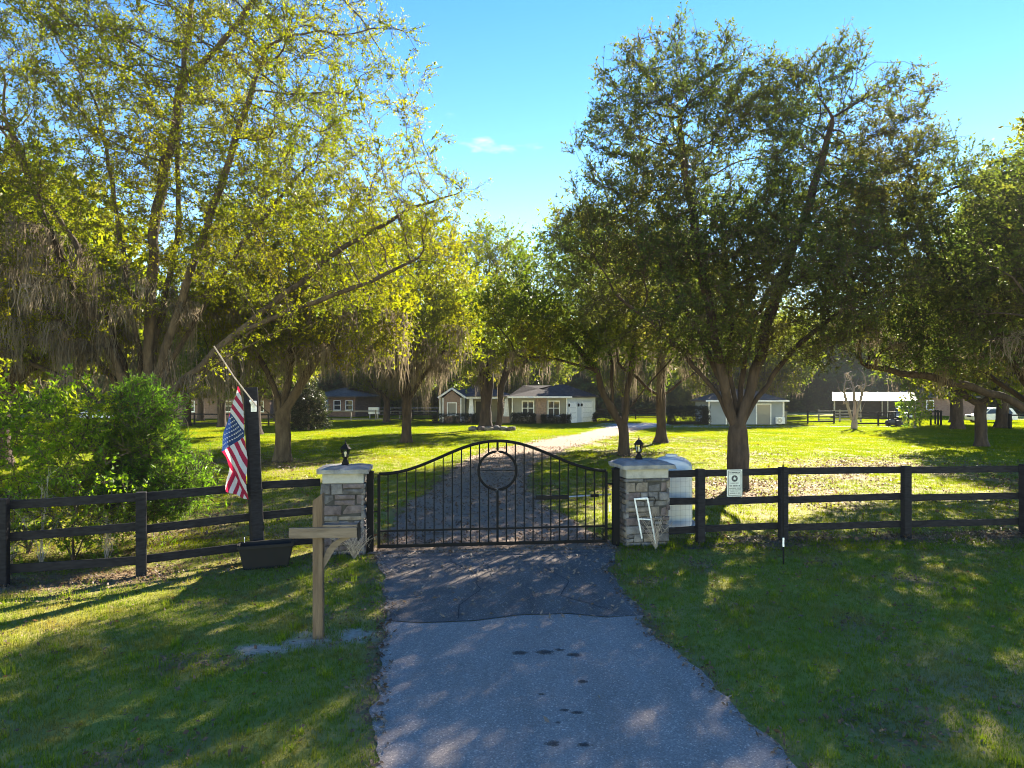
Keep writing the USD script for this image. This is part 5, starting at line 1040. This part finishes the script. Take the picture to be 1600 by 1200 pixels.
def car(label, loc, rz, paint, suv=True):
    t = thing('parked_car', label, 'car', loc, rz)
    L, W = 4.5, 1.8
    def loft(prof, w, tap):
        P = Polygon(prof); m = prism(P, w); m.apply_transform(trimesh.transformations.rotation_matrix(PI / 2, (1, 0, 0))); m.apply_translation((0, w / 2, 0))
        v = m.vertices.copy(); zz = np.clip((v[:, 2] - 0.85) / 0.8, 0, 1); v[:, 1] *= 1 - tap * zz; m.vertices = v; return m
    h = 1.62 if suv else 1.42
    obj('body', loft([(-2.2, .32), (2.2, .32), (2.25, .62), (2.2, .82), (1.1, .96), (-1.9 if suv else -1.2, 1.0), (-2.22, .92), (-2.26, .6)], W, 0.0), paint, t)
    obj('cabin', loft([(1.15, .96), (.45, h - .06), (.2, h), (-1.55, h), (-1.8, h - .08), (-2.15, .98)] if suv else [(1.0, .96), (.35, h), (-.9, h), (-1.6, .98)], W - 0.06, 0.16), paint, t)
    gl = [(0.98, .99), (.42, h - .14), (-1.5, h - .14), (-1.85, .99)] if suv else [(.86, .98), (.3, h - .1), (-.85, h - .1), (-1.4, .99)]
    obj('side_window', loft(gl, W - 0.02, 0.165), M['glass'], t)
    ws = np.array([(1.13, s * .72, .99) for s in (-1, 1)] + [(.5, s * .62, h - .1) for s in (-1, 1)] + [(1.2, s * .72, .99) for s in (-1, 1)] + [(.55, s * .62, h - .1) for s in (-1, 1)]); obj('windscreen', trimesh.convex.convex_hull(ws), M['glass'], t)
    for x in (-1.35, 1.4):
        for s in (-1, 1):
            w = trimesh.creation.cylinder(.34, .22, sections=20); w.apply_transform(trimesh.transformations.rotation_matrix(PI / 2, (1, 0, 0))); wh = obj('wheel', moved(w, (x, s * .8, .34)), M['rubber'], t)
            r_ = trimesh.creation.cylinder(.2, .235, sections=16); r_.apply_transform(trimesh.transformations.rotation_matrix(PI / 2, (1, 0, 0))); obj('rim', moved(r_, (x, s * .8, .34)), M['chrome'], wh)
    for s in (-1, 1): obj('headlight', box(2.2, s * .68, .66, .1, .34, .14, .03), M['white'], t); obj('tail_light', box(-2.24, s * .72, .7, .06, .16, .2, .02), M['flag_red'], t)
    obj('grille', box(2.24, 0, .6, .04, .9, .16, .01), M['iron'], t)
car('white car parked in front of the silver carport', (49.0, 85, 0), -1.9, M['carwhite'])
car('white topped dark car parked at the far right edge', (52.6, 75, 0), PI - 0.1, M['carwhite'])
car('white car half hidden by the left shrubs beyond the fence', (-49.5, 82, 0), 0.2, M['carwhite'], False)
mw = thing('riding_mower', 'dark riding mower parked on the lawn by the far right fence', 'mower', (37.2, 66, 0), 0.4)
obj('chassis', box(0, 0, .3, 1.5, .75, .35, .05), M['cardark'], mw); obj('hood', box(.35, 0, .6, .75, .62, .32, .08), M['iron'], mw); obj('deck', box(.05, 0, .12, .95, 1.15, .17, .04), M['cardark'], mw)
obj('seat', cat_([box(-.4, 0, .65, .45, .5, .12, .04), box(-.62, 0, .75, .1, .5, .42, .04)]), M['rubber'], mw); obj('roll_bar', tube([(-.65, -.4, .5), (-.65, -.4, 1.4), (-.65, .4, 1.4), (-.65, .4, .5)], .03, 6), M['iron'], mw)
for x, r_, wd in ((-.5, .3, .26), (.62, .2, .18)):
    for s in (-1, 1):
        w = trimesh.creation.cylinder(r_, wd, sections=18); w.apply_transform(trimesh.transformations.rotation_matrix(PI / 2, (1, 0, 0))); obj('wheel', moved(w, (x, s * .52, r_)), M['rubber'], mw)

# ------------------------------------------------------------------ grass and fallen leaves
def blades(rg, n, R, h, w, lean=0.45):
    a = rg.uniform(0, 2 * PI, n); r = R * np.sqrt(rg.random(n)); b = np.c_[r * np.cos(a), r * np.sin(a), -0.01 * np.ones(n)]
    y = rg.uniform(0, 2 * PI, n); s = np.c_[np.cos(y), np.sin(y), 0 * y]; d = np.c_[-np.sin(y), np.cos(y), 0 * y] * rg.normal(0, lean, n)[:, None] + (0, 0, 1)
    hh = (h * rg.uniform(0.45, 1.25, n))[:, None]; ww = (w * rg.uniform(0.7, 1.2, n))[:, None]
    V = np.concatenate([b - s * ww / 2, b + s * ww / 2, b + d * hh + s * ww * 0.1 * 0]); i = np.arange(n)
    return V, np.stack([i, i + n, i + 2 * n], 1)
def lawn(name, label, xr, yr, step, R, n, h, w, mat, seed, keep=1.0, smin=0.7, smax=1.25, lit=0.75):
    rg = np.random.default_rng(seed)
    xs, ys = np.meshgrid(np.arange(*xr, step), np.arange(*yr, step)); P = np.c_[xs.ravel(), ys.ravel()] + rg.uniform(-.5, .5, (xs.size, 2)) * step * 1.3
    P = P[(np.abs(P[:, 0]) < 0.80 * P[:, 1] + 1.2)]
    inside = shapely.contains(paved.buffer(R * 0.35), shapely.points(P)); P = P[~inside]
    L = litter_at(P[:, 0], P[:, 1]); k = rg.random(len(P)) < keep * (1 - lit * np.clip(L * 1.15, 0, 1)); P, L = P[k], L[k]
    k = sand_at(P) < 0.25 + 0.6 * rg.random(len(P)); P, L = P[k], L[k]
    hv = 0.25 + 1.5 * fbm(np.c_[P * 1.6, 0 * P[:, 0]], 5, 5)
    pr_ = [(blades(rg, n, R, h, w), M[mat]) for _ in range(9)]
    s = rg.uniform(smin, smax, len(P)) * hv
    instancer(name, pr_, np.c_[P, np.zeros(len(P))], z_quats(rg.uniform(0, 6.28, len(P))), np.c_[np.ones(len(P)) * 1.0, np.ones(len(P)), s], rg.integers(0, 9, len(P)), None, 'stuff', label, 'grass')
lawn('grass', 'short rough green grass of the verge before the fence', (-11, 13), (5.0, 14.4), 0.085, 0.09, 18, 0.055, 0.0095, 'grass', 101)
lawn('lawn_grass', 'lawn grass between the fence and the first trees', (-26, 34), (13.4, 34), 0.24, 0.22, 60, 0.06, 0.014, 'lawn', 102, lit=0.68)
lawn('far_lawn_grass', 'bright lawn grass further back toward the house', (-60, 62), (34, 100), 0.62, 0.6, 130, 0.075, 0.035, 'lawn', 103, lit=0.6)

lawn('grass_tufts', 'taller brighter tufts of coarse grass in the verge', (-11, 13), (5.0, 14.0), 0.42, 0.07, 34, 0.13, 0.009, 'tuft', 104, keep=0.55, smin=0.4, smax=1.0)
def scatter_leaves(name, label, P, rg, size, z=0.012, lift=0.02, m='litter'):
    n = len(P); a = rg.uniform(0, 2 * PI, n); l = size * rg.uniform(0.6, 1.3, n); w = l * rg.uniform(0.3, 0.55, n)
    d = np.c_[np.cos(a), np.sin(a), rg.normal(0, 0.4, n)]; s = np.c_[-np.sin(a), np.cos(a), rg.normal(0, 0.7, n)]
    c = np.c_[P, z + 0.2 * l + lift * rg.random(n)]
    V = np.concatenate([c - d * l[:, None] / 2, c + s * w[:, None] / 2, c + d * l[:, None] / 2, c - s * w[:, None] / 2]); V[:, 2] = np.maximum(V[:, 2], z)
    i = np.arange(n)
    obj(name, (V, np.vstack([np.stack([i, i + n, i + 2 * n], 1), np.stack([i, i + 2 * n, i + 3 * n], 1)])), M[m], None, label=label, cat='fallen leaves', kind='stuff')
rg = np.random.default_rng(111)
def by_litter(n, xr, yr, pw=1.0):
    P = np.c_[rg.uniform(*xr, n), rg.uniform(*yr, n)]; P = P[np.abs(P[:, 0]) < 0.8 * P[:, 1] + 1]
    return P[rg.random(len(P)) < litter_at(P[:, 0], P[:, 1]) ** pw]
P1 = by_litter(90000, (-11, 13), (5.2, 15)); P1 = np.vstack([P1, np.c_[rg.uniform(-8, 9, 2600), rg.uniform(5.2, 14, 2600)]]); P1 = P1[~shapely.contains(drive_poly.buffer(-0.12), shapely.points(P1))]
scatter_leaves('fallen_leaves', 'brown fallen leaves along the fence and drive edges', P1, rg, 0.055)
P2 = by_litter(230000, (-22, 32), (14, 50), 1.5)
scatter_leaves('fallen_leaves', 'brown fallen leaves scattered on the lawn under the oaks', P2, rg, 0.085, lift=0.09)
# on the asphalt: thick by the gate and edges, thin elsewhere
P3 = np.c_[rg.uniform(-3, 3, 9000), rg.uniform(5.2, 13.9, 9000)]; P3 = P3[shapely.contains(drive_poly, shapely.points(P3))]
e = shapely.distance(drive_poly.boundary, shapely.points(P3)); P3 = P3[rg.random(len(P3)) < np.where(P3[:, 1] > 9.2, 0.16 + 0.2 * (P3[:, 1] > 11.5), 0.004) + 0.6 * np.exp(-(e / 0.09) ** 2)]
scatter_leaves('fallen_leaves', 'pale fallen leaves on the dark asphalt in front of the gate', P3, rg, 0.07, z=0.022, lift=0.008, m='pale_litter')
P4 = np.c_[rg.uniform(-4, 5, 16000), rg.uniform(13.8, 40, 16000)]; P4 = P4[shapely.contains(gravel_poly, shapely.points(P4))]
scatter_leaves('fallen_leaves', 'brown fallen leaves on the gravel drive behind the gate', P4, rg, 0.07, z=0.022, lift=0.02)

# ------------------------------------------------------------------ thin haze in the air
M['haze'] = usdkit.material(stage, LK + 'haze', {'v': ('principled_volume', {'color': (0.86, 0.92, 1.0), 'density': HAZE, 'anisotropy': 0.25})}, [], volume='v.volume')
hz = box(40, 330, -1.5, 1300, 1000, 34.0); obj('haze', hz, M['haze'], None, label='thin pale haze in the air over the lawn and far trees', kind='stuff')
